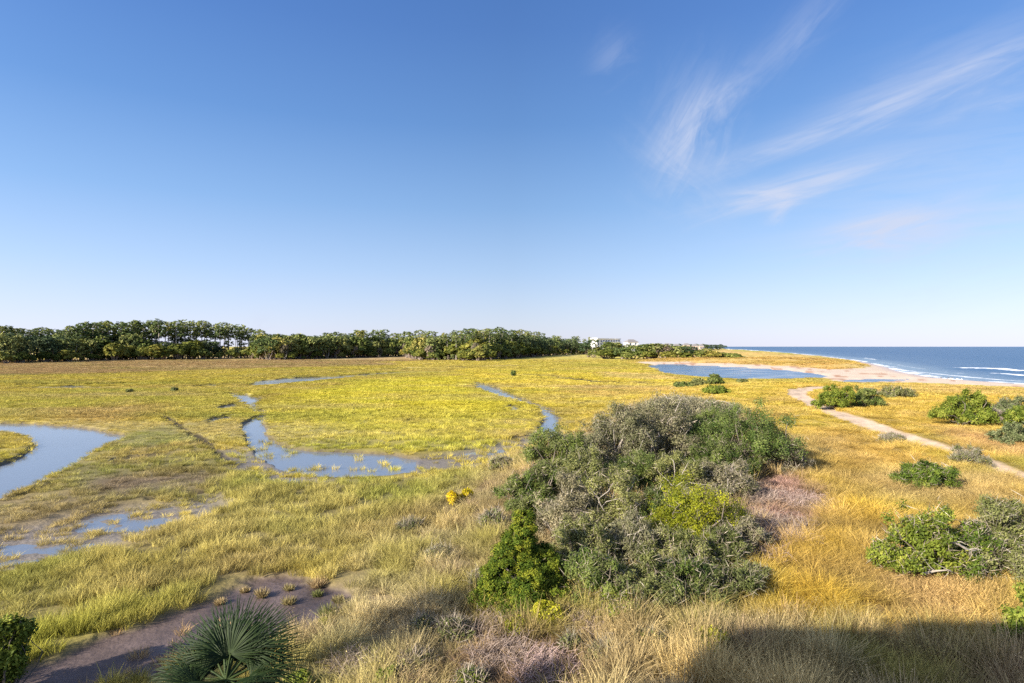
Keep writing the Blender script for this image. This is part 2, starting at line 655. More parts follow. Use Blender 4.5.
WET_REEDS = pxp([(412, 462), (440, 456), (480, 449), (520, 440), (548, 432), (560, 440), (520, 458), (470, 472), (420, 476)], 0.0)
UPLAND = pxp([(300, 800), (330, 690), (400, 610), (470, 540), (520, 455), (600, 405), (680, 388), (735, 383), (800, 381.5), (850, 384), (900, 384), (960, 386),
              (1024, 389), (1300, 410), (3000, 600), (1500, 3000), (300, 2000)], 0.8)
SPIT = pxp([(640, 361), (690, 362.5), (735, 364), (790, 366.5), (840, 368), (880, 368), (870, 363), (845, 359.5), (800, 355), (760, 352), (720, 349.5), (690, 348.6), (650, 352)])
TRACK = [at(px, py, 0.9) for px, py in [(852, 387), (825, 387.3), (800, 390), (796, 395), (812, 404), (838, 413.5), (872, 424), (912, 437.5), (952, 452), (985, 463.5), (1012, 472), (1060, 486), (1150, 510)]]
TRACK_W = [1.6, 2.2, 2.4, 1.7, 1.5, 1.45, 1.35, 1.25, 1.1, 1.0, 0.9, 0.9, 0.9]


WET_MARGIN = pxp([(222, 450), (250, 450), (268, 462), (300, 474), (340, 482), (300, 488), (262, 484), (236, 472)], 0.0)


class Land:
    """ground height, colour and cover at arrays of plan points"""

    def __init__(s, x, y):
        x = np.asarray(x, dtype=float)
        y = np.asarray(y, dtype=float)
        s.x, s.y = x, y
        r = np.hypot(x, y)
        nearscale = np.clip(r / 60.0, 0.35, 4.0)
        w1 = fbm(x / (1.6 * 1), y / 1.6, 3, 4) * 1.1 * np.clip(nearscale, 0.35, 2.0)
        w2 = fbm(x / 9, y / 9, 11, 3) * 2.0
        s.w1, s.w2 = w1, w2
        up = sstep(6.0, -6.0, sd_poly(UPLAND, x, y) + w2 * 2)
        s.up = up
        spit = sstep(6, -25, sd_poly(SPIT, x, y, 300))
        z = 0.26 + 0.10 * fbm(x / 4, y / 4, 5, 4) + up * (0.62 + 0.55 * fbm(x / 11, y / 11, 21, 3) + 0.25 * fbm(x / 2.0, y / 2.0, 31, 3))
        z = z + spit * (1.6 + 2.2 * fbm(x / 40, y / 25, 41, 3))
        # dune lip behind the beach at the right
        water = np.full(x.shape, 1e3)

        def cut(sd, depth=0.5, soft=0.5, isw=True):
            nonlocal z, water
            k = sstep(soft, -soft, sd)
            z = z * (1 - k) + (-depth) * k
            if isw:
                water = np.minimum(water, sd)

        lag = np.maximum(sd_poly(LAGOON_LEFT, x, y), -sd_poly(ISLAND, x, y)) + w1 * 0.5
        cut(lag)
        cut(sd_poly(CREEK, x, y) + w1 * 0.7)
        cut(sd_line(CREEK_UP, CREEK_UP_W, x, y) + w1 * 0.5, 0.4, 0.35)
        cut(sd_poly(POND_A, x, y) + w1 * 0.4, 0.3, 0.3)
        cut(sd_poly(POND_B, x, y) + w1 * 0.4, 0.3, 0.3)
        cut(sd_line(CREEK_TWO, CREEK_TWO_W, x, y) + w1 * 0.5, 0.4, 0.4)
        cut(sd_poly(POND_C, x, y) + w1 * 0.4, 0.3, 0.4)
        for P, W in FAR_STRIPS:
            cut(sd_line(P, W, x, y) + w1 * 0.5, 0.35, 0.35)
        ditch = np.full(x.shape, 1e3)
        for P, W in DITCHES:
            d = sd_line(P, W, x, y) + w1 * 0.6
            ditch = np.minimum(ditch, d)
        k = sstep(0.35, -0.2, ditch)
        z = z * (1 - k) + (0.02) * k
        s.ditch = ditch
        lr = np.minimum(sd_poly(LAGOON_RIGHT, x, y, 150), sd_poly(INLET, x, y, 150)) + w1 * 0.6
        beach = sd_poly(BEACH, x, y, 150) + w1 * 0.6 + w2 * 0.3
        kb = sstep(3, -3, beach)
        z = z * (1 - kb) + kb * np.clip(0.3, 0, None)
        cut(lr, 0.5, 1.5)
        sea = sd_poly(SEA, x, y, 4000) + w2 * 0.8
        s.sea = sea
        # beach slopes down into the sea
        ks = sstep(10, -3, sea)
        z = z * (1 - ks) + (-0.10) * ks
        k2 = sstep(-1, -60, sea)
        z = z - 2.5 * k2
        mud = sd_poly(MUD, x, y) + w1 * 1.1 + 1.1 * fbm(x / 0.8, y / 0.8, 79, 3)
        km = sstep(0.4, -0.4, mud)
        z = z * (1 - km) + km * (0.10 + 0.03 * fbm(x / 2, y / 2, 77, 3))
        ws = sd_poly(WET_SHALLOW, x, y) + w1 * 1.6
        kw = sstep(1.2, -1.2, ws)
        z = z * (1 - kw) + kw * (0.008 + 0.13 * fbm(x / 1.3, y / 1.3, 61, 4))
        wr = np.minimum(sd_poly(WET_REEDS, x, y), sd_poly(WET_MARGIN, x, y)) + w1 * 1.0
        kr = sstep(1.0, -1.0, wr)
        z = z * (1 - kr) + kr * (0.022 + 0.14 * fbm(x / 1.5, y / 1.5, 67, 4))
        s.mud, s.km, s.kw, s.kr = mud, km, kw, kr
        trk = sd_line(TRACK, TRACK_W, x, y) + w1 * 0.25
        trk = trk + 0.35 * fbm(x / 0.7, y / 0.7, 88, 3) + 0.5 * fbm(x / 5, y / 5, 89, 2)
        s.track = trk
        z = z - 0.08 * sstep(0.3, -0.5, trk)
        s.water, s.lr, s.beach, s.kb = water, lr, beach, kb
        s.z = z


def zg(x, y):
    return float(Land(np.array([x]), np.array([y])).z[0])


def at_g(px, py):
    z = 0.5
    for _ in range(3):
        x, y = at(px, py, z)
        z = max(zg(x, y), 0.0)
    return x, y, z


# zones: (pixel outline, z, feather m, colour, tuft kind, height, density, noise warp m)
CORD, DUNE, WEED, SHORT, FLUFF = 0, 1, 2, 3, 4
ZONES = [
    ([(-900, 352), (0, 361), (200, 355), (430, 355), (415, 365), (300, 367), (150, 372), (0, 376), (-900, 386)], 0.3, 10, C(178, 142, 96), CORD, 0.6, 1.0, 12),
    ([(-700, 392), (0, 392), (240, 388), (250, 400), (225, 425), (160, 412), (0, 420), (-700, 430)], 0.3, 5, C(196, 178, 66), CORD, 0.7, 1.0, 8),
    ([(40, 410), (160, 404), (160, 416), (100, 424), (40, 421)], 0.3, 4, C(200, 166, 84), CORD, 0.6, 1.0, 6),
    ([(100, 445), (125, 434), (170, 425), (200, 440), (160, 449), (120, 452)], 0.3, 2, C(150, 152, 66), SHORT, 0.9, 1.0, 3),
    ([(95, 455), (140, 448), (205, 442), (222, 460), (180, 470), (120, 468), (90, 470)], 0.3, 2, C(192, 160, 92), CORD, 0.7, 1.0, 3),
    ([(-200, 520), (20, 495), (90, 462), (230, 465), (235, 490), (120, 508), (0, 540), (-200, 580)], 0.3, 2.5, C(160, 140, 84), CORD, 0.45, 0.9, 3),
    ([(90, 476), (200, 474), (210, 482), (110, 494)], 0.3, 1.2, C(142, 122, 100), SHORT, 0.6, 0.45, 3),
    ([(258, 432), (258, 408), (300, 390), (400, 378), (474, 376), (478, 388), (536, 405), (545, 432), (500, 447), (400, 455), (300, 447)], 0.3, 5, C(208, 190, 56), CORD, 0.7, 1.0, 6),
    ([(300, 395), (400, 378), (474, 376), (480, 390), (530, 404), (500, 412), (380, 408)], 0.3, 8, C(218, 198, 28), CORD, 0.7, 1.0, 10),
    ([(440, 366), (560, 362), (660, 370), (680, 380), (720, 384), (660, 395), (600, 402), (555, 412), (540, 402), (486, 386), (470, 376)], 0.3, 6, C(222, 194, 46), CORD, 0.7, 1.0, 8),
    ([(560, 385), (690, 387), (680, 394), (600, 396), (560, 392)], 0.3, 4, C(214, 176, 88), CORD, 0.6, 0.9, 8),
    ([(600, 372), (660, 374), (690, 379), (660, 380), (610, 377)], 0.3, 4, C(226, 190, 110), SHORT, 0.5, 0.7, 6),
    ([(380, 362), (600, 358), (640, 364), (650, 369), (560, 371), (420, 369)], 0.3, 8, C(206, 182, 62), CORD, 0.7, 1.0, 10),
    ([(0, 600), (0, 560), (100, 545), (200, 520), (240, 500), (330, 520), (340, 560), (280, 573), (232, 586), (150, 621), (40, 660), (-100, 720), (-100, 600)], 0.3, 1.5, C(182, 164, 74), CORD, 0.75, 1.0, 3),
    ([(-100, 690), (0, 640), (80, 605), (150, 590), (230, 570), (262, 570), (190, 603), (100, 634), (20, 668), (-100, 730)], 0.3, 0.9, C(178, 172, 44), CORD, 0.95, 1.1, 2),
    ([(190, 500), (235, 478), (420, 480), (520, 462), (535, 480), (480, 520), (440, 545), (340, 560), (260, 540)], 0.3, 1.8, C(186, 170, 84), CORD, 0.8, 1.0, 3),
    ([(300, 640), (350, 600), (340, 570), (380, 540), (440, 520), (520, 500), (500, 560), (490, 600), (440, 683), (400, 800), (250, 800)], 0.5, 1.2, C(182, 162, 118), WEED, 0.8, 1.0, 2),
    ([(330, 800), (400, 690), (440, 620), (560, 610), (760, 600), (900, 640), (1100, 640), (1300, 900)], 0.8, 0.8, C(182, 164, 112), WEED, 0.8, 1.0, 1.5),
    ([(430, 500), (500, 460), (560, 440), (610, 410), (720, 395), (800, 440), (830, 560), (700, 600), (480, 600)], 0.8, 1.5, C(172, 154, 106), WEED, 0.7, 1.0, 2),
    ([(600, 405), (690, 388), (780, 384), (900, 384), (1100, 392), (1500, 430), (1500, 640), (1010, 620), (900, 640), (750, 600), (800, 470), (800, 440), (740, 405), (680, 395)], 0.9, 2.5, C(212, 180, 58), DUNE, 0.55, 1.0, 4),
    ([(860, 386), (960, 385.5), (1100, 393), (1100, 402), (1000, 396), (900, 393)], 0.9, 4, C(206, 174, 92), DUNE, 0.6, 0.9, 5),
    ([(680, 394), (760, 388), (790, 398), (850, 425), (800, 438), (760, 415)], 0.9, 4, C(214, 188, 60), DUNE, 0.45, 1.0, 4),
    ([(800, 425), (860, 430), (940, 465), (900, 490), (820, 470)], 0.9, 2.5, C(212, 174, 72), DUNE, 0.5, 1.0, 4),
    ([(930, 425), (1024, 440), (1100, 470), (1024, 465), (960, 445)], 0.9, 2.5, C(214, 172, 104), FLUFF, 0.55, 1.0, 4),
    ([(740, 480), (790, 470), (835, 500), (830, 545), (780, 570), (740, 560)], 0.9, 1.0, C(184, 146, 128), SHORT, 1.0, 0.6, 2),
    ([(850, 575), (900, 565), (990, 572), (1020, 600), (1000, 640), (900, 640)], 0.9, 1.0, C(206, 170, 102), FLUFF, 0.7, 1.0, 2),
    ([(760, 560), (850, 500), (900, 520), (880, 580), (830, 630), (760, 630)], 0.9, 1.0, C(214, 176, 48), DUNE, 0.9, 1.1, 2),
    ([(850, 470), (1024, 470), (1024, 505), (930, 510), (860, 500)], 0.9, 1.5, C(206, 182, 98), FLUFF, 0.6, 1.0, 3),
    ([(640, 361), (690, 362.5), (735, 364), (790, 366.5), (850, 368.5), (885, 367.5), (870, 363), (845, 359.5), (800, 355), (760, 352), (720, 349.5), (690, 348.6), (640, 350)], 1.5, 10, C(222, 176, 88), DUNE, 0.6, 0.9, 12),
    ([(440, 655), (500, 630), (580, 640), (600, 683), (540, 720), (440, 700)], 0.9, 0.5, C(150, 122, 98), SHORT, 0.9, 0.7, 1),
]
ZW = [(pxp(z[0], z[1]),) + z[1:] for z in ZONES]
SOIL = C(128, 108, 84)
MUDC = C(94, 80, 77)
SANDC = C(212, 191, 168)


def cover(land, rng):
    x, y = land.x, land.y
    n = len(x)
    r = np.hypot(x, y)
    col = np.tile(C(200, 176, 58), (n, 1))
    # broad drifts of browner and greener grass
    f1 = fbm(x / 22, y / 22, 101, 4)
    f2 = fbm(x / 6, y / 6, 131, 4)
    f3 = fbm(x / 1.7, y / 1.7, 151, 3)
    kind = np.zeros(n, dtype=int)
    weedy = np.zeros(n, dtype=bool)
    hgt = np.full(n, 0.7)
    den = np.ones(n)
    for P, zz, fe, c, kd, hh, dd, wp in ZW:
        sd = sd_poly(P, x, y, 40 + fe * 3)
        sd = sd + f1 * wp * 1.2 + f2 * wp
        w = sstep(fe, -fe, sd)
        col = col * (1 - w[:, None]) + c[None] * w[:, None]
        hgt = hgt * (1 - w) + hh * w
        den = den * (1 - w) + dd * w
        kind = np.where(rng.random(n) < w, kd, kind)
    mixk = rng.random(n)
    wz = kind == WEED
    weedy |= wz
    kind = np.where(wz & (mixk < 0.40), CORD, np.where(wz & (mixk > 0.84), DUNE, kind))
    tus = fbm(x / 0.9, y / 0.9, 401, 3)
    hgt = np.where(wz, hgt * (1.15 + 2.0 * tus), hgt)
    up = land.up[:, None]
    brown = C(172, 144, 96)
    green = C(150, 158, 50)
    straw = C(222, 190, 112)
    k = np.clip(f2 * 2.6 + f1 * 1.4, 0, 0.62)[:, None] * np.where(r > 60, 0.6, 1.0)[:, None]
    col = col * (1 - k) + brown * k
    k = np.clip(-f2 * 2.0 - f1 * 1.6 - 0.05, 0, 0.5)[:, None] * np.where(r > 60, 0.45, 1.0)[:, None]
    grn = np.where(up > 0.5, C(176, 172, 56), green)
    k = k * np.where(up > 0.5, 1.7, 1.0)
    col = col * (1 - k) + grn * k
    k = np.clip(f3 * 2.2 - 0.1, 0, 0.45)[:, None] * (0.35 + 0.65 * up)
    col = col * (1 - k) + straw * k
    f4 = fbm(x / 38, y / 11, 171, 4)
    wn = (1 - land.up)[:, None]
    k = np.clip(f4 * 2.4 - 0.1, 0, 0.5)[:, None] * wn
    col = col * (1 - k) + C(196, 172, 116) * k
    k = np.clip(-f4 * 2.4 - 0.15, 0, 0.45)[:, None] * wn
    col = col * (1 - k) + C(152, 150, 66) * k
    hgt = hgt * (1 + 0.8 * np.clip(-f4, -0.4, 0.4))
    # marsh grass runs greener than the dune grass, and duller close by
    col = col * (1 - wn + wn * np.array([0.99, 1.045, 1.02]))
    near = sstep(75, 25, r)[:, None] * wn
    gr = (col @ np.array([0.3, 0.59, 0.11]))[:, None]
    col = col * (1 + 0.06 * near)
    col = col * (1 + 0.55 * f3[:, None])
    wk = np.clip(fbm(x / 2.3, y / 2.3, 441, 3) * 3.0, 0, 0.65)[:, None] * weedy[:, None]
    col = col * (1 - wk) + C(176, 166, 62) * wk
    wk = np.clip(-fbm(x / 1.6, y / 1.6, 451, 3) * 3.0 - 0.2, 0, 0.5)[:, None] * weedy[:, None]
    col = col * (1 - wk) + C(168, 136, 120) * wk
    col = col * (1 + 0.10 * weedy[:, None])
    hgt = hgt * (1 + 0.7 * f3 + 0.5 * f2)
    return np.clip(col, 0.004, 0.85), kind, hgt, den


def build_ground():
    th = np.concatenate([np.arange(-180, -54, 3.0), np.arange(-54, 54, 0.095), np.arange(54, 180, 3.0)])
    th = np.radians(th)
    rr = np.concatenate([[1.5, 3, 5, 7, 9, 10.5, 11.6], 5185.0 / np.arange(420, 8, -1.0), [720, 820, 1000, 1300, 1800, 2600, 4000, 7000, 14000, 40000]])
    nt, nr = len(th), len(rr)
    A, B = np.meshgrid(th, rr)
    x = (B * np.sin(A)).ravel()
    y = (B * np.cos(A)).ravel()
    L = Land(x, y)
    col, kind, hgt, den = cover(L, np.random.default_rng(3))
    # the soil between the stems is a duller mix of the cover's colour
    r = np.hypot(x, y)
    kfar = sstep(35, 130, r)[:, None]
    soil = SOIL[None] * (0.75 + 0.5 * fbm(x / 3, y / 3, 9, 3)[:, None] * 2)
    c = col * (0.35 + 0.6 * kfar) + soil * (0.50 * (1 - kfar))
    # ground under the wood and bare mud near water
    kw = sstep(0.9, 0.1, L.water)[:, None] * sstep(0.6, 0.1, L.z)[:, None]
    c = c * (1 - kw) + C(96, 86, 66)[None] * kw
    kd = sstep(0.4, -0.1, L.ditch)[:, None]
    c = c * (1 - kd) + C(70, 62, 48)[None] * kd
    km = L.km[:, None]
    mudc = MUDC[None] * (1 + 1.3 * fbm(x / 1.4, y / 1.4, 71, 5)[:, None])
    c = c * (1 - km) + mudc * km
    for k_ in (L.kw, L.kr):
        k_ = k_[:, None] * 0.8
        c = c * (1 - k_) + C(124, 116, 112)[None] * k_
    kt = sstep(0.25, -0.35, L.track)[:, None]
    fade = sstep(36, 60, r)[:, None]
    tcol = C(210, 184, 156, 1.0)[None] * fade + C(180, 150, 126)[None] * (1 - fade)
    tcol = tcol * (1 + 0.7 * fbm(x / 0.8, y / 0.8, 81, 5)[:, None] + 0.35 * fbm(x / 4, y / 4, 82, 3)[:, None])
    c = c * (1 - kt) + tcol * kt
    kb = sstep(1.5, -1.5, np.minimum(L.beach, np.where(L.lr < 4, L.lr - 1.0, 1e3)))
    kb = np.maximum(kb, sstep(9, 6, L.sea) * (r < 900))[:, None]
    sand = SANDC[None] * (1 + 0.25 * fbm(x / 6, y / 3, 91, 4)[:, None])
    wetk = sstep(7, 2, L.sea)[:, None]
    sand = sand * (1 - wetk) + C(196, 176, 166)[None] * wetk
    # reddish wrack lines on the sand
    wr = np.abs(fbm(x / 14, y / 9, 191, 3)) 
    kwr = sstep(0.05, 0.01, wr)[:, None] * (x > 60)[:, None] * (L.sea > 10)[:, None] * 0.75
    sand = sand * (1 - kwr) + C(176, 122, 84)[None] * kwr
    c = c * (1 - kb) + sand * kb
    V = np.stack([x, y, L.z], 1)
    i = np.arange(nr - 1)[:, None] * nt + np.arange(nt)[None]
    j = np.arange(nr - 1)[:, None] * nt + (np.arange(nt)[None] + 1) % nt
    Q = np.stack([i, j, j + nt, i + nt], -1).reshape(-1, 4)[:, ::-1]
    cen = np.array([[0, 0, L.z[:nt].mean()]])
    V = np.concatenate([V, cen])
    ci = len(V) - 1
    T = np.stack([np.arange(nt), np.full(nt, ci), (np.arange(nt) + 1) % nt], 1)[:, ::-1]
    me = np_mesh("ground", V, Q, T, smooth=True)
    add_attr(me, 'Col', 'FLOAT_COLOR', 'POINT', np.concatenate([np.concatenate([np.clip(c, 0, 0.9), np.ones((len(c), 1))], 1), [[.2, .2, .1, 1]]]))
    wet = np.clip(L.km * (0.6 + 0.9 * fbm(x / 3, y / 3, 55, 3)) + 0.55 * np.maximum(L.kw, L.kr) + 0.6 * sstep(0.5, 0, L.water) + 0.7 * sstep(6, 1, L.sea) * (L.sea < 12), 0, 1)
    add_attr(me, 'wet', 'FLOAT', 'POINT', np.concatenate([wet, [0]]))
    o = link("ground", me, ground_mat())
    tag(o, "salt marsh flats, mud, sandy track and dune ground", "ground", kind="structure")
    return o


build_ground()


# ---------------------------------------------------------------- water
def sheet(name, P, z, mat, label):
    V = np.array([(p[0], p[1], z) for p in P])
    me = bpy.data.meshes.new(name)
    me.from_pydata([tuple(v) for v in V], [], [list(range(len(V)))])
    me.update()
    o = link(name, me, mat)
    return tag(o, label, "water", kind="structure")


M_POND = water_mat("still_marsh_water", (0.125, 0.142, 0.175), 0.07, 2.6, 0.16, 0.05)
M_LAG = water_mat("lagoon_water", (0.04, 0.095, 0.18), 0.14, 1.6, 0.5, 0.12, spec=0.3)
M_SEA = water_mat("sea_water", (0.022, 0.070, 0.150), 0.30, 0.16, 0.85, 0.9, foam=True, stretch=(0.55, 1.0, 1), spec=0.22)
sheet("marsh_water", [(-260, 14), (16, 14), (16, 60), (28, 128), (30, 212), (-60, 330), (-420, 330), (-420, 60)], 0.0, M_POND,
      "calm blue grey water in the marsh lagoon and winding creeks")
lp = pxp([(640, 362), (700, 363), (790, 368), (830, 373), (918, 377.5), (918, 384), (830, 384), (740, 383), (680, 380), (640, 374)])
sheet("lagoon_water", lp, 0.012, M_LAG, "narrow blue tidal lagoon behind the beach sand spit")


def build_sea():
    az = np.radians(np.concatenate([np.arange(14, 45, 0.10), np.arange(45, 100, 1.5)]))
    rr = np.concatenate([5490.0 / np.arange(48, 3.0, -0.22), [1900, 2300, 3000, 4000, 6000, 9000, 14000, 22000, 40000]])
    A, B = np.meshgrid(az, rr)
    x, y = (B * np.sin(A)).ravel(), (B * np.cos(A)).ravel()
    sea = sd_poly(SEA, x, y, 4000) + fbm(x / 9, y / 9, 11, 3) * 1.6
    foam = np.zeros(len(x))
    hz = np.zeros(len(x))
    lines = [
        ([(950, 369.0), (970, 369.6), (1000, 370.8), (1018, 372.2), (1090, 374.5)], 2.8, 1.0, 0.9),
        ([(994, 374.6), (1010, 375.6), (1024, 377), (1100, 380.5)], 2.6, 0.95, 0.55),
        ([(968, 373.6), (1000, 375.2)], 1.4, 0.7, 0.2),
        ([(905, 370.6), (940, 374.6), (965, 377.2), (1000, 380.2), (1060, 384)], 1.6, 0.75, 0.15),
        ([(930, 371.5), (975, 375), (1010, 378)], 1.0, 0.6, 0.25),
        ([(866, 359.0), (876, 360.6)], 3.0, 0.9, 0.8),
        ([(882, 362.5), (905, 367), (928, 370.5)], 2.0, 0.55, 0.4),
        ([(1030, 366), (1100, 368)], 2.0, 0.6, 0.5),
    ]
    for pts, w, st, h in lines:
        P = pxp(pts)
        w, st = w * 0.72, st * 0.86
        d = sd_line(P, [w * 0.3] + [w] * (len(P) - 2) + [w * 0.4], x, y) + fbm(x / 5, y / 5, 201, 4) * 3.0
        k = sstep(2.2, -1.2, d)
        foam = np.maximum(foam, k * st * 0.8)
        hz = hz + h * sstep(5.0, -2.0, d)
    foam = np.maximum(foam, 0.56 * sstep(-7, -0.5, sea) * (fbm(x / 6, y / 6, 211, 3) > -0.05))
    B_ = np.hypot(x, y)
    swell = 0.16 * np.sin((y * 0.95 + x * 0.30) / 4.2 + 3.0 * fbm(x / 60, y / 30, 221, 2)) * sstep(-4, -60, sea) * sstep(1500, 500, B_)
    z = hz + swell
    V = np.stack([x, y, z], 1)
    nt, nr = len(az), len(rr)
    i = np.arange(nr - 1)[:, None] * nt + np.arange(nt - 1)[None]
    Q = np.stack([i, i + 1, i + 1 + nt, i + nt], -1).reshape(-1, 4)[:, ::-1]
    keep = (sea[Q] < 25).any(1)
    Q = Q[keep]
    me = np_mesh("sea", V, Q, smooth=True)
    add_attr(me, 'foam', 'FLOAT', 'POINT', foam)
    add_attr(me, 'shallow', 'FLOAT', 'POINT', 0.7 * sstep(-28, -3, sea) + 0.15 * sstep(-120, -20, sea))
    o = link("sea", me, M_SEA)
    tag(o, "blue ocean with white breaking waves along the beach", "sea", kind="structure")


build_sea()

# ---------------------------------------------------------------- plant making


def unit(v):
    return v / (np.linalg.norm(v, axis=-1, keepdims=True) + 1e-9)


def leaves_arr(c, d, s, ln, wd):
    """diamond leaves: centre, direction, side"""
    d = unit(d)
    s = s - d * (s * d).sum(-1, keepdims=True)
    s = unit(s)
    h = d * (ln[:, None] * 0.5)
    w = s * (wd[:, None] * 0.5)
    V = np.stack([c - h, c + w - h * 0.1, c + h, c - w - h * 0.1], 1).reshape(-1, 3)
    Q = np.arange(len(c) * 4).reshape(-1, 4)
    return V, Q


def tubes_arr(P, W, sides=4):
    """P (n,k,3) paths, W (n,k) radii"""
    n, k, _ = P.shape
    T = np.gradient(P, axis=1)
    T = unit(T)
    ref = np.tile(np.array([0.31, 0.77, 0.21]), (n, k, 1))
    a = unit(np.cross(T, ref))
    b = np.cross(T, a)
    ang = np.arange(sides) * 2 * math.pi / sides
    V = P[:, :, None, :] + W[:, :, None, None] * (a[:, :, None, :] * np.cos(ang)[None, None, :, None] + b[:, :, None, :] * np.sin(ang)[None, None, :, None])
    V = V.reshape(-1, 3)
    base = (np.arange(n)[:, None, None] * k + np.arange(k - 1)[None, :, None]) * sides
    s0 = np.arange(sides)[None, None, :]
    s1 = (s0 + 1) % sides
    Q = np.stack([base + s0, base + s1, base + s1 + sides, base + s0 + sides], -1).reshape(-1, 4)
    return V, Q


def curve_paths(rng, A, B, k=5, wob=0.12, sag=0.0):
    t = np.linspace(0, 1, k)[None, :, None]
    n = len(A)
    P = A[:, None, :] * (1 - t) + B[:, None, :] * t
    ln = np.linalg.norm(B - A, axis=1)[:, None, None]
    off = rng.normal(size=(n, 1, 3)) * wob * ln
    P = P + off * np.sin(t * math.pi) + rng.normal(size=(n, k, 3)) * (0.03 * ln) * np.sin(t * math.pi)
    P[:, :, 2] += (sag * np.sin(t * math.pi) * ln)[:, :, 0]
    return P


def clumps(rng, lobes, n, zmin=-0.35, jit=(0.72, 1.02)):
    """points near the outer shell of a union of ellipsoids"""
    L = np.array(lobes, dtype=float)
    area = (L[:, 3] * L[:, 4] + L[:, 3] * L[:, 5] + L[:, 4] * L[:, 5])
    out = []
    dirs = []
    tot = 0
    while tot < n:
        m = n * 2
        li = rng.choice(len(L), size=m, p=area / area.sum())
        d = unit(rng.normal(size=(m, 3)))
        ok = d[:, 2] > zmin
        d, li = d[ok], li[ok]
        rad = rng.uniform(jit[0], jit[1], size=len(d))
        p = L[li, :3] + d * L[li, 3:6] * rad[:, None]
        keep = p[:, 2] > 0.03
        for q in range(len(L)):
            rel = (p - L[q, :3]) / L[q, 3:6]
            ins = (np.linalg.norm(rel, axis=1) < 0.78) & (li != q)
            keep &= ~ins
        nn = unit(d / L[li, 3:6])
        out.append(p[keep])
        dirs.append(nn[keep])
        tot += int(keep.sum())
    return np.concatenate(out)[:n], np.concatenate(dirs)[:n]


def foliage(rng, cc, nd, per, cr, ln, wd, up=0.35, flat=1.0, tone_mid=0.5):
    n = len(cc)
    ctone = np.clip(rng.normal(tone_mid, 0.24, n), 0, 1)
    ii = np.repeat(np.arange(n), per)
    m = len(ii)
    off = unit(rng.normal(size=(m, 3))) * (rng.random((m, 1)) ** 0.75) * cr
    off[:, 2] *= flat
    c = cc[ii] + off
    nrm = unit(nd[ii] * 0.9 + rng.normal(size=(m, 3)) * 0.65 + np.array([0, 0, up]) + off / cr * 0.4)
    d = np.cross(nrm, rng.normal(size=(m, 3)))
    s = np.cross(nrm, d)
    l_ = ln * rng.uniform(0.6, 1.4, m)
    w_ = wd * rng.uniform(0.6, 1.4, m)
    V, Q = leaves_arr(c, d, s, l_, w_)
    tone = np.clip(ctone[ii] + rng.normal(0, 0.13, m), 0, 1)
    return V, Q, tone


def twigs(rng, cc, nd, per, ln, wd, cr):
    n = len(cc)
    ii = np.repeat(np.arange(n), per)
    m = len(ii)
    d = unit(nd[ii] + rng.normal(size=(m, 3)) * 0.7 + np.array([0, 0, 0.25]))
    c = cc[ii] + rng.normal(size=(m, 3)) * cr * 0.5
    l_ = ln * rng.uniform(0.5, 1.5, m)
    s = np.cross(d, rng.normal(size=(m, 3)))
    V, Q = leaves_arr(c + d * 0.1 * l_[:, None], d, s, l_, np.full(m, wd) * rng.uniform(0.7, 1.5, m))
    return V, Q, np.clip(rng.normal(0.5, 0.25, m), 0, 1)


def merge(*sets):
    V, Q, T, off = [], [], [], 0
    for s in sets:
        V.append(s[0])
        Q.append(s[1] + off)
        T.append(s[2] if len(s) > 2 else np.full(len(s[1]), 0.5))
        off += len(s[0])
    return np.concatenate(V), np.concatenate(Q), np.concatenate(T)


def fol_obj(name, arr, mat, parent=None):
    me = np_mesh(name, arr[0], arr[1])
    add_attr(me, 'tone', 'FLOAT', 'FACE', arr[2])
    return link(name, me, mat, parent)


# leaf palettes: dark, mid, light
def pal(*cs):
    return [np.array(c) for c in cs]


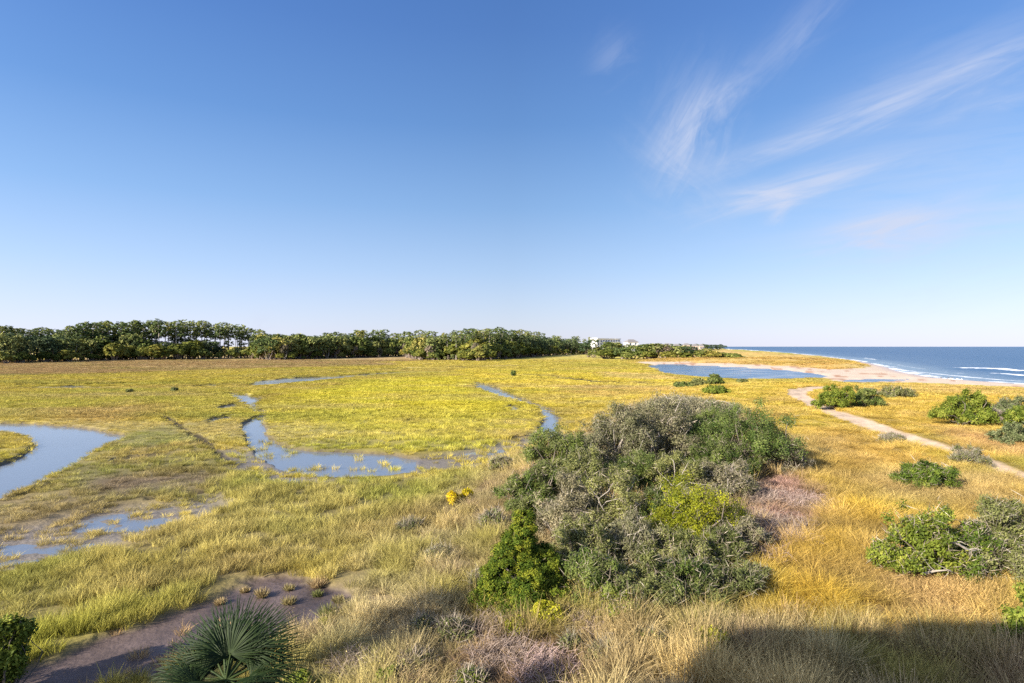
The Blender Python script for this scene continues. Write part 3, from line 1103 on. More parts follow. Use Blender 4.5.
M_LEAF = {
    'green': leaf_mat("wax_myrtle_leaf", pal((0.027, 0.053, 0.010), (0.094, 0.138, 0.025), (0.237, 0.269, 0.069)), patch=0.6),
    'olive': leaf_mat("olive_scrub_leaf", pal((0.055, 0.070, 0.017), (0.156, 0.170, 0.050), (0.318, 0.318, 0.120)), patch=0.6),
    'grey': leaf_mat("grey_scrub_leaf", pal((0.081, 0.078, 0.041), (0.182, 0.169, 0.095), (0.365, 0.324, 0.203)), patch=0.6),
    'yellow': leaf_mat("yellow_green_leaf", pal((0.110, 0.130, 0.010), (0.270, 0.270, 0.018), (0.480, 0.440, 0.035)), transl=0.35),
    'bright': leaf_mat("bright_green_leaf", pal((0.055, 0.085, 0.012), (0.130, 0.175, 0.022), (0.250, 0.270, 0.045)), transl=0.3),
    'cedar': leaf_mat("red_cedar_leaf", pal((0.018, 0.040, 0.004), (0.060, 0.098, 0.010), (0.165, 0.185, 0.018)), transl=0.15, gloss=0.02, rough=0.7),
    'pineneedle': leaf_mat("pine_needles", pal((0.050, 0.066, 0.020), (0.100, 0.120, 0.032), (0.175, 0.180, 0.055)), transl=0.15),
    'bluegrey': leaf_mat("blue_grey_leaf", pal((0.060, 0.082, 0.030), (0.120, 0.145, 0.060), (0.215, 0.230, 0.115))),
    'flower': leaf_mat("yellow_flower_heads", pal((0.25, 0.20, 0.010), (0.52, 0.38, 0.008), (0.72, 0.52, 0.02)), transl=0.3),
    'dead': leaf_mat("dead_twig", pal((0.120, 0.088, 0.075), (0.260, 0.195, 0.165), (0.430, 0.335, 0.285)), transl=0.0),
    'twig': leaf_mat("grey_twig", pal((0.095, 0.080, 0.056), (0.195, 0.170, 0.125), (0.350, 0.310, 0.240)), transl=0.0),
    'tan': leaf_mat("tan_dry_tuft", pal((0.16, 0.125, 0.055), (0.29, 0.225, 0.105), (0.44, 0.36, 0.18)), transl=0.2),
    'far_pine': leaf_mat("far_pine_crown", pal((0.043, 0.065, 0.020), (0.120, 0.152, 0.045), (0.269, 0.288, 0.094)), transl=0.12, jitter=0.22),
    'far_oak': leaf_mat("far_broadleaf_crown", pal((0.050, 0.072, 0.014), (0.146, 0.166, 0.036), (0.312, 0.307, 0.077)), transl=0.15, jitter=0.26),
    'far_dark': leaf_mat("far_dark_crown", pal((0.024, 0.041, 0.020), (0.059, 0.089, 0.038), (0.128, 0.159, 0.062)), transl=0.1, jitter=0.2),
    'far_brown': leaf_mat("far_bare_crown", pal((0.092, 0.076, 0.051), (0.172, 0.140, 0.094), (0.265, 0.213, 0.138)), transl=0.1, jitter=0.2),
    'far_bush': leaf_mat("far_bush_leaf", pal((0.055, 0.068, 0.013), (0.143, 0.154, 0.026), (0.264, 0.248, 0.050)), transl=0.2, jitter=0.25),
}
M_BARK = plain_mat("grey_bark", (0.15, 0.125, 0.10), 0.9, 0.3, 6, 0.4)
M_PALEBARK = plain_mat("pale_bark", (0.30, 0.265, 0.225), 0.9, 0.3, 6, 0.3)
M_PINEBARK = plain_mat("pine_bark", (0.19, 0.15, 0.12), 0.9, 0.3, 2, 0.3)


def lobes_for(rng, rx, ry, h, n):
    L = [(0, 0, h * 0.38, rx * 0.62, ry * 0.62, h * 0.42)]
    for i in range(n):
        a = rng.uniform(0, 2 * math.pi)
        q = rng.uniform(0.35, 0.72)
        s = rng.uniform(0.24, 0.42)
        cx, cy = math.cos(a) * rx * q, math.sin(a) * ry * q
        top = h * (1.0 - 0.45 * q * q) * rng.uniform(0.78, 1.05)
        sz = min(h * 0.42, s * min(rx, ry) * 1.1)
        L.append((cx, cy, max(top - sz, sz * 0.6), rx * s, ry * s, sz))
    for i in range(n * 4):
        a = rng.uniform(0, 2 * math.pi)
        q = rng.uniform(0.15, 0.98)
        s = rng.uniform(0.12, 0.27) * (rx * ry) ** 0.5
        zc = h * math.sqrt(max(0.04, 1 - (q * 0.97) ** 2)) * rng.uniform(0.55, 1.02) - s * 0.3
        L.append((math.cos(a) * rx * q * 0.95, math.sin(a) * ry * q * 0.95, max(zc, s * 0.5), s, s, s * 0.72))
    return L


def bush(px, py, wpx, top, leaf, label, cat="bush", name="bush", depth=0.9, dens=1.0, leafsize=0.085, tw=0.0, lob=7, group=None, seed=None,
         rz=0.0, barkmat=None, h=None, shape=None, tone=0.5, twig_len=0.45, clump_r=None):
    x, y, z = at_g(px, py)
    rad = wpx * y / F * 0.5
    hh = h if h else max(0.35, (CAMZ - (top - HY) / F * (y + rad * depth * 0.15)) - z)
    rng = np.random.default_rng(seed if seed is not None else int(px * 13 + py * 7))
    rx, ry = rad, rad * depth
    L = shape(rng, rx, ry, hh) if shape else (ragged_shape(rng, rx, ry, hh) if (px > 800 and wpx > 30) else lobes_for(rng, rx, ry, hh, lob))
    area = 2 * math.pi * ((rx * ry + rx * hh + ry * hh) / 3)
    cr = clump_r if clump_r else np.clip(0.11 * (rx * ry * hh) ** (1 / 3) + 0.07, 0.12, 0.5)
    tw = tw * 0.5
    nc = int(max(30, 1.7 * area / (cr * cr)) * 0.52)
    cc, nd = clumps(rng, L, nc)
    per = int(np.clip(1.7 * dens * (cr * cr * 3.2) / (leafsize * leafsize * 0.5), 10, 110))
    root = empty(name, (x, y, z), rz)
    arr = foliage(rng, cc, nd, per, cr, leafsize * 1.25, leafsize * 0.62, tone_mid=tone)
    # sparse leaves deeper inside the crown
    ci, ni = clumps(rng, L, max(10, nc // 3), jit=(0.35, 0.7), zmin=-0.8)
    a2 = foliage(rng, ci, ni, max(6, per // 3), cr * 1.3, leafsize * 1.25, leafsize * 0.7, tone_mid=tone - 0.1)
    fol_obj("foliage", merge(arr, a2), M_LEAF[leaf], root)
    sel = rng.choice(len(cc), size=min(len(cc), 46 + int(60 * tw)), replace=False)
    base = np.stack([rng.normal(0, rx * 0.16, len(sel)), rng.normal(0, ry * 0.16, len(sel)), np.full(len(sel), -0.08)], 1)
    P = curve_paths(rng, base, cc[sel] + nd[sel] * cr * (0.5 + tw), 6, 0.10, 0.10)
    r0 = 0.012 + 0.014 * hh
    W = np.linspace(1, 0.22, 6)[None] * r0 * rng.uniform(0.5, 1.2, (len(sel), 1))
    b = tubes_arr(P, W, 4)
    link("branches", np_mesh("branches", b[0], b[1], smooth=True), barkmat or (M_PALEBARK if tw > 0.2 else M_BARK), root)
    if tw > 0:
        t = twigs(rng, cc, nd, int(3 + 15 * tw), twig_len, 0.012 + 0.010 * (y / 40), cr)
        fol_obj("twigs", t, M_LEAF['twig'], root)
    tag(root, label, cat, group)
    return root


# ---------------------------------------------------------------- building behind the viewpoint, casting the shadow in the foreground
class MB:
    def __init__(s):
        s.V, s.F = [], []

    def box(s, x0, x1, y0, y1, z0, z1):
        b = len(s.V)
        s.V += [(x0, y0, z0), (x1, y0, z0), (x1, y1, z0), (x0, y1, z0), (x0, y0, z1), (x1, y0, z1), (x1, y1, z1), (x0, y1, z1)]
        s.F += [(b + 3, b + 2, b + 1, b), (b + 4, b + 5, b + 6, b + 7), (b, b + 1, b + 5, b + 4), (b + 1, b + 2, b + 6, b + 5),
                (b + 2, b + 3, b + 7, b + 6), (b + 3, b, b + 4, b + 7)]
        return s

    def hip(s, x0, x1, y0, y1, z0, z1, inset):
        b = len(s.V)
        s.V += [(x0, y0, z0), (x1, y0, z0), (x1, y1, z0), (x0, y1, z0)]
        ym = (y0 + y1) / 2
        s.V += [(x0 + inset, ym, z1), (x1 - inset, ym, z1)]
        s.F += [(b, b + 1, b + 5, b + 4), (b + 1, b + 2, b + 5), (b + 2, b + 3, b + 4, b + 5), (b + 3, b, b + 4), (b + 3, b + 2, b + 1, b)]
        return s

    def build(s, name, mat, parent=None, loc=None):
        me = bpy.data.meshes.new(name)
        me.from_pydata(s.V, [], s.F)
        me.update()
        return link(name, me, mat, parent, loc)


M_STUCCO = plain_mat("cream_stucco", (0.76, 0.71, 0.62), 0.85, 0.08, 2)
M_WHITE = plain_mat("white_painted_wall", (0.78, 0.76, 0.72), 0.7, 0.05, 2)
M_ROOFG = plain_mat("grey_roof", (0.17, 0.16, 0.16), 0.8, 0.12, 2)
M_GLASS = plain_mat("dark_window_glass", (0.06, 0.08, 0.11), 0.12, 0.2, 0.5, 0, 0.6)

BH = 0.9 + (17.1 + 3.0) / math.sin(R(SUN_TH)) * math.tan(R(SUN_EL))     # eaves height that throws its shadow 18.9 m ahead
BX0 = 7.2 - (17.1 + 3.0) / math.tan(R(SUN_TH))
bl = empty("beach_house", (0, 0, 0))
tag(bl, "tall cream beachfront building standing behind the viewpoint", "building")
BX1 = BX0 + 12.6
MB().box(BX0, BX1, -15, -3.0, 0, BH - 0.5).build("wall", M_STUCCO, bl)
MB().box(BX0 - 0.05, BX1 + 0.05, -15.05, -2.95, BH - 0.498, BH).box(BX0 + 3.6, BX0 + 6.6, -12, -2.97, BH + 0.002, BH + 0.35).build("roof", M_ROOFG, bl)
for fl in range(3):
    for k in range(4):
        xx = BX0 + 0.8 + k * 3.0
        MB().box(xx, xx + 2.0, -2.998, -2.93, 1.2 + fl * 3.1, 3.0 + fl * 3.1).build("window", M_GLASS, bl)

# ---------------------------------------------------------------- palms


def frond_arr(rng, pet, blade, nseg=44, spread=125, droop=0.35, fold=0.25):
    """fan leaf along +x: leaf stalk, then segments that radiate from the hub"""
    V, Q, T = [], [], []
    # stalk
    k = 5
    t = np.linspace(0, 1, k)
    P = np.stack([t * pet, 0 * t, -0.10 * pet * t * t], 1)[None]
    v, q = tubes_arr(P, np.linspace(0.028, 0.012, k)[None], 4)
    sets = [(v, q, np.full(len(q), 0.9))]
    hub = P[0, -1]
    ang = np.radians(np.linspace(-spread, spread, nseg) + rng.normal(0, 1.5, nseg))
    n = nseg
    ln = blade * (0.72 + 0.28 * np.cos(ang * 0.75)) * rng.uniform(0.9, 1.06, n)
    tt = np.array([0.02, 0.13, 0.5, 0.8, 1.0])
    wseg = np.radians(2 * spread / nseg)
    wid = np.array([0.008, 0.13 * wseg * blade * 0.5, 0.0105, 0.0075, 0.0015])
    verts = np.zeros((n, 5, 3, 3))
    for a in range(5):
        d = tt[a] * ln
        cx = np.cos(ang) * d
        cy = np.sin(ang) * d
        # costa curls the whole fan down, and tips droop
        z = -droop * (d ** 2) * (0.6 + 0.6 * np.abs(np.sin(ang))) - 0.25 * np.clip(tt[a] - 0.6, 0, 1) ** 2 * blade * rng.uniform(0.2, 1.6, n) + fold * np.abs(np.sin(ang)) * d * 0.55
        px, py = -np.sin(ang), np.cos(ang)
        for b, sgn in enumerate((-1, 0, 1)):
            verts[:, a, b, 0] = hub[0] + cx + px * wid[a] * sgn
            verts[:, a, b, 1] = hub[1] + cy + py * wid[a] * sgn
            verts[:, a, b, 2] = hub[2] + z + (0.55 * wid[a] if sgn == 0 else 0)
    V = verts.reshape(-1, 3)
    base = np.arange(n)[:, None, None] * 15 + np.arange(4)[None, :, None] * 3 + np.arange(2)[None, None, :]
    Q = np.stack([base, base + 1, base + 4, base + 3], -1).reshape(-1, 4)
    tone = np.repeat(rng.normal(0.5, 0.16, n), 8)
    sets.append((V, Q, np.clip(tone, 0, 1)))
    return merge(*sets)


M_PALM = leaf_mat("palmetto_leaf", pal((0.006, 0.014, 0.004), (0.013, 0.026, 0.007), (0.034, 0.054, 0.015)), transl=0.10, gloss=0.03, rough=0.55)  # leaf tones darkened, putting the shade on the palm into its colour
M_PALMDEAD = leaf_mat("dead_palmetto_leaf", pal((0.14, 0.10, 0.06), (0.25, 0.19, 0.12), (0.34, 0.27, 0.18)), transl=0.1)


def palm(x, y, zc, label, aimed=None, nf=26, blade=0.95, pet=0.65, seed=1, fixed=(), trunk_r=0.17):
    rng = np.random.default_rng(seed)
    z = zg(x, y)
    root = empty("cabbage_palm", (x, y, z))
    hgt = zc - z
    k = 14
    t = np.linspace(0, 1, k)
    P = np.stack([0.06 * np.sin(t * 3), 0.04 * np.sin(t * 2 + 1), t * hgt - 0.1], 1)[None]
    W = (trunk_r * (1.0 + 0.12 * (np.arange(k) % 2)))[None]
    v, q = tubes_arr(P, W, 10)
    link("trunk", np_mesh("trunk", v, q), M_BARK, root)
    specs = []
    for i in range(nf):
        az = i * 137.5 + rng.normal(0, 8)
        f = (i + 0.5) / nf
        el = 82 - 118 * f ** 0.85 + rng.normal(0, 5)
        specs.append((az, el, rng.uniform(0.9, 1.1)))
    specs = [p + (rng.normal(0, 14),) for p in specs + list(fixed)]
    if aimed:
        specs = list(aimed)
    for i, (az, el, sc, roll) in enumerate(specs):
        dead = el < -30 and i % 2 == 0
        arr = frond_arr(rng, pet * rng.uniform(0.85, 1.15) * sc, blade * rng.uniform(0.9, 1.08) * sc, 44, rng.uniform(95, 125),
                        rng.uniform(0.30, 0.65), rng.uniform(0.25, 0.7))
        o = fol_obj("frond", arr, M_PALMDEAD if dead else M_PALM, root)
        o.location = (0, 0, hgt)
        o.rotation_euler = Euler((R(roll), R(-el), R(az)), 'XYZ')
    tag(root, label, "palm tree")
    return root


palm(-4.50, 9.6, 3.74, "dark green fan palm with spiky fronds rising at the bottom edge beside the mud", seed=4, blade=0.76, pet=0.44,
     aimed=[(118, 74, 0.8, 22), (84, 56, 1.1, 18), (46, 44, 1.14, 30), (124, 56, 1.08, -16), (60, 50, 1.1, 4), (110, 44, 1.12, -4), (142, 38, 1.0, -18), (165, 24, 1.0, -32), (186, 12, 1.0, -38),
            (208, 8, 0.95, -25), (235, 22, 0.95, -12), (262, 30, 0.9, 0), (292, 16, 0.95, 10), (325, 10, 0.95, 24), (22, 22, 1.05, 34), (2, 8, 0.95, 38),
            (80, 78, 0.8, 0), (150, 4, 1.0, -20), (60, 12, 1.0, 15), (100, 24, 1.0, 0), (220, -22, 0.9, 0), (310, -25, 0.9, 0), (30, -30, 0.9, 0), (170, -35, 0.9, 0), (270, -40, 0.9, 0)])
palm(-16.6, 6.85, 8.9, "tall palm outside the left edge whose shadow crosses the dry grass", nf=34, seed=9, blade=0.95, pet=0.75, trunk_r=0.24)

# ---------------------------------------------------------------- the thicket in the middle and the other bushes


def cedar_shape(rng, rx, ry, h):
    """a few upright plumes, the middle one tallest"""
    L = []
    for (cx, cy, top, w) in [(0.05, 0, 1.0, 0.42), (-0.38, -0.1, 0.66, 0.40), (-0.60, -0.2, 0.42, 0.36), (0.42, 0.1, 0.60, 0.40), (0.12, -0.5, 0.46, 0.46), (-0.2, 0.4, 0.7, 0.4), (0.66, -0.2, 0.36, 0.32)]:
        n = 3 + int(top * 5)
        for k in range(n):
            f = (k + 0.6) / n
            w_ = rx * w * (1.05 - 0.62 * f ** 1.6) * rng.uniform(0.85, 1.15)
            L.append((cx * rx + rng.normal(0, 0.06) * rx, cy * ry + rng.normal(0, 0.06) * ry, h * top * (0.06 + 0.86 * f), w_, w_, h * top * 0.55 / n + 0.06))
    return L


def ragged_shape(rng, rx, ry, h):
    """uneven crown that runs into its neighbours: many lobes of unlike size and height, a few sprigs standing out"""
    L = [(rng.normal(0, 0.12) * rx, rng.normal(0, 0.12) * ry, h * 0.3, rx * 0.6, ry * 0.6, h * 0.34)]
    for i in range(24):
        a = rng.uniform(0, 6.28)
        q = rng.uniform(0.05, 1.0)
        s = rng.uniform(0.12, 0.34) * (rx * ry) ** 0.5
        top = h * (1.02 - 0.50 * q ** 1.7) * rng.uniform(0.62, 1.08)
        L.append((math.cos(a) * rx * q, math.sin(a) * ry * q, max(top - s * 0.6, s * 0.4), s * rng.uniform(0.8, 1.3), s * rng.uniform(0.8, 1.3), s * rng.uniform(0.5, 0.95)))
        if i % 3 == 0:
            L.append((math.cos(a) * rx * q * 0.9, math.sin(a) * ry * q * 0.9, h * rng.uniform(0.15, 0.45), s, s, s * 0.8))
    for i in range(7):
        a = rng.uniform(0, 6.28)
        q = rng.uniform(0.2, 1.0)
        L.append((math.cos(a) * rx * q, math.sin(a) * ry * q, h * (1.05 - 0.45 * q * q), 0.09 * rx, 0.09 * rx, 0.16 * h))
    return L


def flat_shape(rng, rx, ry, h):
    L = [(0, 0, h * 0.4, rx * 0.8, ry * 0.8, h * 0.5)]
    for i in range(8):
        a = rng.uniform(0, 6.28)
        q = rng.uniform(0.3, 0.75)
        L.append((math.cos(a) * rx * q, math.sin(a) * ry * q, h * rng.uniform(0.5, 0.78), rx * 0.34, ry * 0.34, h * 0.22))
    return L


# (px, foot py, width px, top py, leaf, label, density, twigs, leaf size, tone)
THICKET = [
    (618, 470, 78, 408, 'grey', "grey brown half bare shrub at the thicket's far left shoulder", 0.6, 0.9, 0.09, 0.45),
    (656, 464, 84, 401, 'grey', "big grey brown half bare shrub crowning the back of the thicket", 0.6, 0.9, 0.09, 0.55),
    (690, 432, 100, 397, 'grey', "flat topped pale grey shrub at the far end of the thicket", 0.5, 1.0, 0.11, 0.7),
    (742, 470, 112, 407, 'green', "dense rounded dark green shrub at the thicket's right end casting shade", 1.1, 0.15, 0.085, 0.56),
    (704, 458, 60, 414, 'green', "green shrub between the grey crown shrub and the dense rounded one", 0.9, 0.3, 0.085, 0.62),
    (788, 474, 34, 444, 'grey', "low grey twiggy shrub under the dark green shrub's right side", 0.5, 1.0, 0.085, 0.35),
    (556, 484, 54, 428, 'green', "small feathery dark green shrub at the thicket's left tip beside the creek", 0.7, 0.1, 0.075, 0.6),
    (577, 478, 34, 446, 'yellow', "small yellowish shrub beside the feathery one at the thicket's left tip", 0.6, 0.3, 0.075, 0.3),
    (534, 512, 48, 468, 'green', "dark green shrub left of the thicket above the cedar", 0.8, 0.2, 0.07, 0.35),
    (588, 498, 62, 452, 'olive', "dull green shrub filling the gap right of the thicket's left tip", 0.7, 0.5, 0.075, 0.5),
    (640, 494, 56, 456, 'green', "dark green shrub in the shaded middle of the thicket", 0.9, 0.2, 0.075, 0.3),
    (676, 500, 54, 458, 'olive', "grey green shrub behind the yellow green bush in the thicket's heart", 0.7, 0.6, 0.075, 0.5),
    (722, 496, 58, 464, 'grey', "grey twiggy shrub behind the bright yellow green bush", 0.5, 1.0, 0.08, 0.4),
    (722, 478, 50, 440, 'green', "dark green shrub at the foot of the dense rounded one", 0.9, 0.2, 0.08, 0.3),
    (566, 540, 58, 482, 'grey', "pale twiggy shrub between the cedar top and the thicket's middle", 0.6, 0.9, 0.065, 0.55),
    (614, 538, 66, 478, 'olive', "olive grey shrub in the middle of the thicket", 0.65, 0.9, 0.065, 0.5),
    (652, 536, 48, 492, 'green', "tangled dark green shrub left of the yellow green bush", 0.8, 0.4, 0.065, 0.4),
    (694, 546, 84, 485, 'yellow', "bright yellow green bush on the right side of the thicket", 0.85, 0.15, 0.06, 0.45),
    (582, 578, 54, 520, 'olive', "olive shrub rising behind the cedar", 0.7, 0.6, 0.06, 0.6),
    (628, 572, 60, 522, 'grey', "grey green shrub with pale twigs at the thicket's front", 0.7, 0.9, 0.06, 0.5),
    (674, 578, 56, 534, 'olive', "dull green shrub below the yellow green bush", 0.7, 0.7, 0.06, 0.45),
    (718, 566, 46, 530, 'olive', "low olive shrub right below the yellow green bush", 0.65, 0.6, 0.06, 0.4),
    (594, 606, 56, 556, 'green', "small green shrub just right of the cedar", 0.75, 0.4, 0.06, 0.55),
    (640, 606, 58, 556, 'olive', "dark olive shrub at the thicket's front foot", 0.7, 0.6, 0.06, 0.42),
    (686, 604, 56, 562, 'green', "dull dark green shrub at the thicket's front", 0.6, 0.7, 0.06, 0.35),
    (730, 600, 52, 566, 'olive', "low dark shrub at the thicket's front right corner", 0.6, 0.7, 0.06, 0.3),
    (742, 552, 40, 522, 'grey', "small grey shrub by the dead brush at the thicket's right edge", 0.55, 0.9, 0.06, 0.4),
    (752, 590, 34, 566, 'olive', "small dark shrub below the dead brush at the thicket's right edge", 0.6, 0.6, 0.06, 0.35),
    (618, 618, 40, 590, 'bright', "low olive green shrub right before the thicket's foot", 0.6, 0.3, 0.06, 0.35),
]
for i, (px, py, w, tp, lf, lb, dn, tw, ls, tn) in enumerate(THICKET):
    nm = "bush" if lf in ('yellow',) and w > 60 else "shrub"
    bush(px, py, w * (1.28 if py > 475 else 1.1), tp, lf, lb, cat=nm, name=nm, depth=1.0, dens=dn * 1.1, tw=tw * (0.45 if lf != 'grey' and py > 515 else 0.8), lob=6, leafsize=ls, seed=600 + i, tone=tn, twig_len=0.34,
         shape=flat_shape if "flat" in lb else ragged_shape)
bush(521, 607, 104, 504, 'cedar', "pointed bushy yellowish green cedar at the thicket's left front", name="cedar_tree", cat="tree", depth=0.9, dens=1.35, leafsize=0.052, shape=cedar_shape, seed=36, clump_r=0.15)
bush(552, 604, 40, 562, 'green', "dark green bushlet against the cedar's right foot", name="bush", cat="bush", dens=1.2, lob=5, seed=37, tone=0.4)
bush(548, 630, 34, 600, 'yellow', "small yellow green bush in front of the cedar", name="bush", cat="bush", dens=0.7, lob=5, seed=38, tone=0.65)
bush(517, 634, 26, 615, 'yellow', "tiny yellow green bush left of the one before the cedar", name="bush", cat="bush", dens=0.6, lob=4, seed=39, tone=0.6)
bush(712, 654, 48, 624, 'yellow', "yellow green bush at the edge of the building shadow", name="bush", cat="bush", dens=0.6, lob=6, seed=40, tone=0.45)
bush(452, 506, 14, 491, 'flower', "left of two small bushes full of yellow flowers", name="flowering_bush", cat="flowering bush", dens=0.8, lob=4, seed=41, group="yellow flowering bushes")
bush(466, 502, 14, 488, 'flower', "right of two small bushes full of yellow flowers", name="flowering_bush", cat="flowering bush", dens=0.8, lob=4, seed=42, group="yellow flowering bushes")
bush(455, 640, 40, 618, 'olive', "low olive bush in the palm's shadow line", name="bush", cat="bush", dens=0.5, tw=0.5, lob=5, seed=43)
bush(385, 690, 34, 668, 'bright', "small bright green bush at the bottom edge right of the palm", name="bush", cat="bush", dens=0.8, lob=5, seed=44)
bush(300, 694, 40, 672, 'bright', "small bright green bush at the palm's right foot", name="bush", cat="bush", dens=0.7, lob=5, seed=45)
bush(4, 696, 50, 610, 'bright', "dark green bush cut by the left edge beside the marsh grass", name="bush", cat="bush", dens=1.1, lob=8, seed=46, tone=0.45)
for i, (px, py, w, tp, lf, lb) in enumerate([
        (424, 636, 34, 616, 'olive', "low olive weed bush inside the slanting palm shadow"),
        (412, 672, 40, 650, 'olive', "straggly olive weed in the dry grass right of the palm"),
        (470, 690, 36, 668, 'bright', "low green weed at the bottom edge left of the dead twigs"),
        (606, 662, 40, 640, 'olive', "olive weed bush between the cedar and the building shadow"),
        (648, 648, 34, 630, 'bright', "low green weed in straw grass left of the building shadow"),
        (572, 652, 26, 634, 'olive', "small dark weed right of the little yellow green bushes"),
        (440, 560, 30, 546, 'olive', "low dull weed in the dry grass left of the cedar"),
        (410, 530, 28, 519, 'olive', "faint low weed between the mud and the yellow flowers"),
        (480, 590, 26, 570, 'olive', "olive weed tucked against the cedar's left foot")]):
    bush(px, py, w, tp, lf, lb, name="weed", cat="weed", dens=0.4, tw=0.3, lob=5, seed=130 + i, leafsize=0.05, tone=0.6)
bush(492, 534, 30, 508, 'olive', "small dull olive bush left of the cedar's top", name="bush", cat="bush", dens=0.5, tw=0.5, lob=5, seed=86, tone=0.55)
bush(500, 470, 26, 455, 'olive', "low olive bush by the reeds left of the thicket", name="bush", cat="bush", dens=0.5, tw=0.4, lob=5, seed=87, tone=0.6)
# right side
bush(925, 578, 84, 510, 'bright', "leafy green bush right of the golden grass", name="bush", cat="bush", dens=0.9, tw=0.15, lob=10, seed=50, tone=0.42)
bush(1004, 576, 96, 508, 'olive', "grey green half bare bush at the right edge with bleached branches", name="bush", cat="bush", dens=0.7, tw=0.7, lob=9, seed=51, leafsize=0.07)
bush(975, 582, 60, 530, 'bright', "green bush below the half bare bush at the right edge", name="bush", cat="bush", dens=0.75, tw=0.4, lob=6, seed=52, tone=0.4)
bush(1042, 654, 66, 588, 'bright', "bright green bush cut by the right edge above the shadow", name="bush", cat="bush", dens=0.9, lob=7, seed=53, tone=0.6)
bush(928, 490, 58, 464, 'bright', "solitary round green bush in the grass below the sandy track", name="bush", cat="bush", dens=1.0, tw=0.1, lob=8, seed=54, tone=0.4)
bush(967, 426, 56, 395, 'bright', "large bright green bush on the dune near the right edge", name="bush", cat="bush", dens=1.0, lob=9, seed=55, leafsize=0.14)
bush(1010, 420, 60, 399, 'bluegrey', "blue grey bush behind the bright dune bushes", name="bush", cat="bush", dens=0.8, tw=0.3, lob=8, seed=56, leafsize=0.14)
bush(1022, 428, 46, 409, 'bright', "bright green bush touching the right edge on the dune", name="bush", cat="bush", dens=1.0, lob=7, seed=57, leafsize=0.14)
bush(1020, 445, 44, 424, 'bluegrey', "soft grey green mounded bush at the right edge below the dune bushes", name="bush", cat="bush", dens=1.0, lob=7, seed=58, leafsize=0.12)
bush(838, 409, 44, 388, 'bright', "green bush inside the bend of the sandy track", name="bush", cat="bush", dens=0.9, lob=8, seed=59, leafsize=0.16, tone=0.42)
bush(862, 408, 32, 389, 'green', "darker green bush beside the one inside the track's bend", name="bush", cat="bush", dens=0.8, lob=6, seed=60, leafsize=0.16)
bush(892, 397, 40, 388, 'olive', "low olive bush on the dune beyond the track", name="bush", cat="bush", dens=0.7, tw=0.3, lob=7, seed=61, leafsize=0.16)
bush(893, 443, 30, 434, 'olive', "low brownish scrub on the near side of the track", name="bush", cat="bush", dens=0.5, tw=0.9, lob=5, seed=62)
bush(966, 466, 34, 448, 'olive', "thin straggly bush standing on the edge of the track", name="bush", cat="bush", dens=0.3, tw=0.8, lob=5, seed=63)
bush(998, 424, 18, 410, 'dead', "tan dead bush between the green dune bushes", name="dead_bush", cat="dead bush", dens=0.5, tw=1.0, lob=4, seed=64)
# small bushes this side of the tidal lagoon
for i, (px, py, w, tp, lf, lb) in enumerate([
        (682, 388, 20, 381.5, 'green', "leftmost low dark bush before the tidal lagoon"),
        (698, 387, 16, 378, 'olive', "olive bush between low dark bushes before the tidal lagoon"),
        (714, 386, 20, 374, 'green', "tallest dark bush before the tidal lagoon"),
        (716, 394, 26, 385, 'bright', "brighter green bush below the tallest one by the tidal lagoon"),
        (742, 383, 12, 379, 'olive', "small olive bush on the tidal lagoon's near bank"),
        (513, 376.5, 6, 370.5, 'green', "tiny lone dark bush far out in the yellow marsh"),
        (129, 393, 8, 389.0, 'olive', "small olive bush far out in the left marsh"),
        (174, 392, 8, 387.5, 'olive', "small dark bush by the far left creek strip")]):
    bush(px, py, w, tp, lf, lb, name="bush", cat="bush", dens=0.8, lob=5, seed=70 + i, leafsize=0.26)


# dead brush, driftwood-like branches, grass clumps on the mud
def brush_pile(px, py, wpx, h, label, leaf='dead', seed=0, n=520):
    x, y, z = at_g(px, py)
    rad = wpx * y / F * 0.5
    rng = np.random.default_rng(seed)
    a = rng.uniform(0, 6.28, n)
    q = np.sqrt(rng.random(n)) * rad
    c = np.stack([np.cos(a) * q, np.sin(a) * q, np.zeros(n)], 1)
    dirs = unit(rng.normal(size=(n, 3)) * np.array([1, 1, 0.45]) + np.array([0.5, 0.3, 0.55]))
    ln = rng.uniform(0.4, 1.1, n) * (0.5 + 0.5 * h)
    tip = c + dirs * ln[:, None]
    tip[:, 2] = np.clip(tip[:, 2], 0.05, h)
    P = curve_paths(rng, c, tip, 4, 0.15, 0.1)
    v, q4 = tubes_arr(P, np.linspace(1, 0.35, 4)[None] * rng.uniform(0.006, 0.016, (n, 1)), 3)
    root_me = np_mesh("dead_brush", v, q4)
    add_attr(root_me, 'tone', 'FLOAT', 'FACE', np.repeat(np.clip(rng.normal(0.5, 0.22, n), 0, 1), len(q4) // n))
    o = link("dead_brush", root_me, M_LEAF[leaf], None, (x, y, z - 0.02))
    tag(o, label, "dead brush")


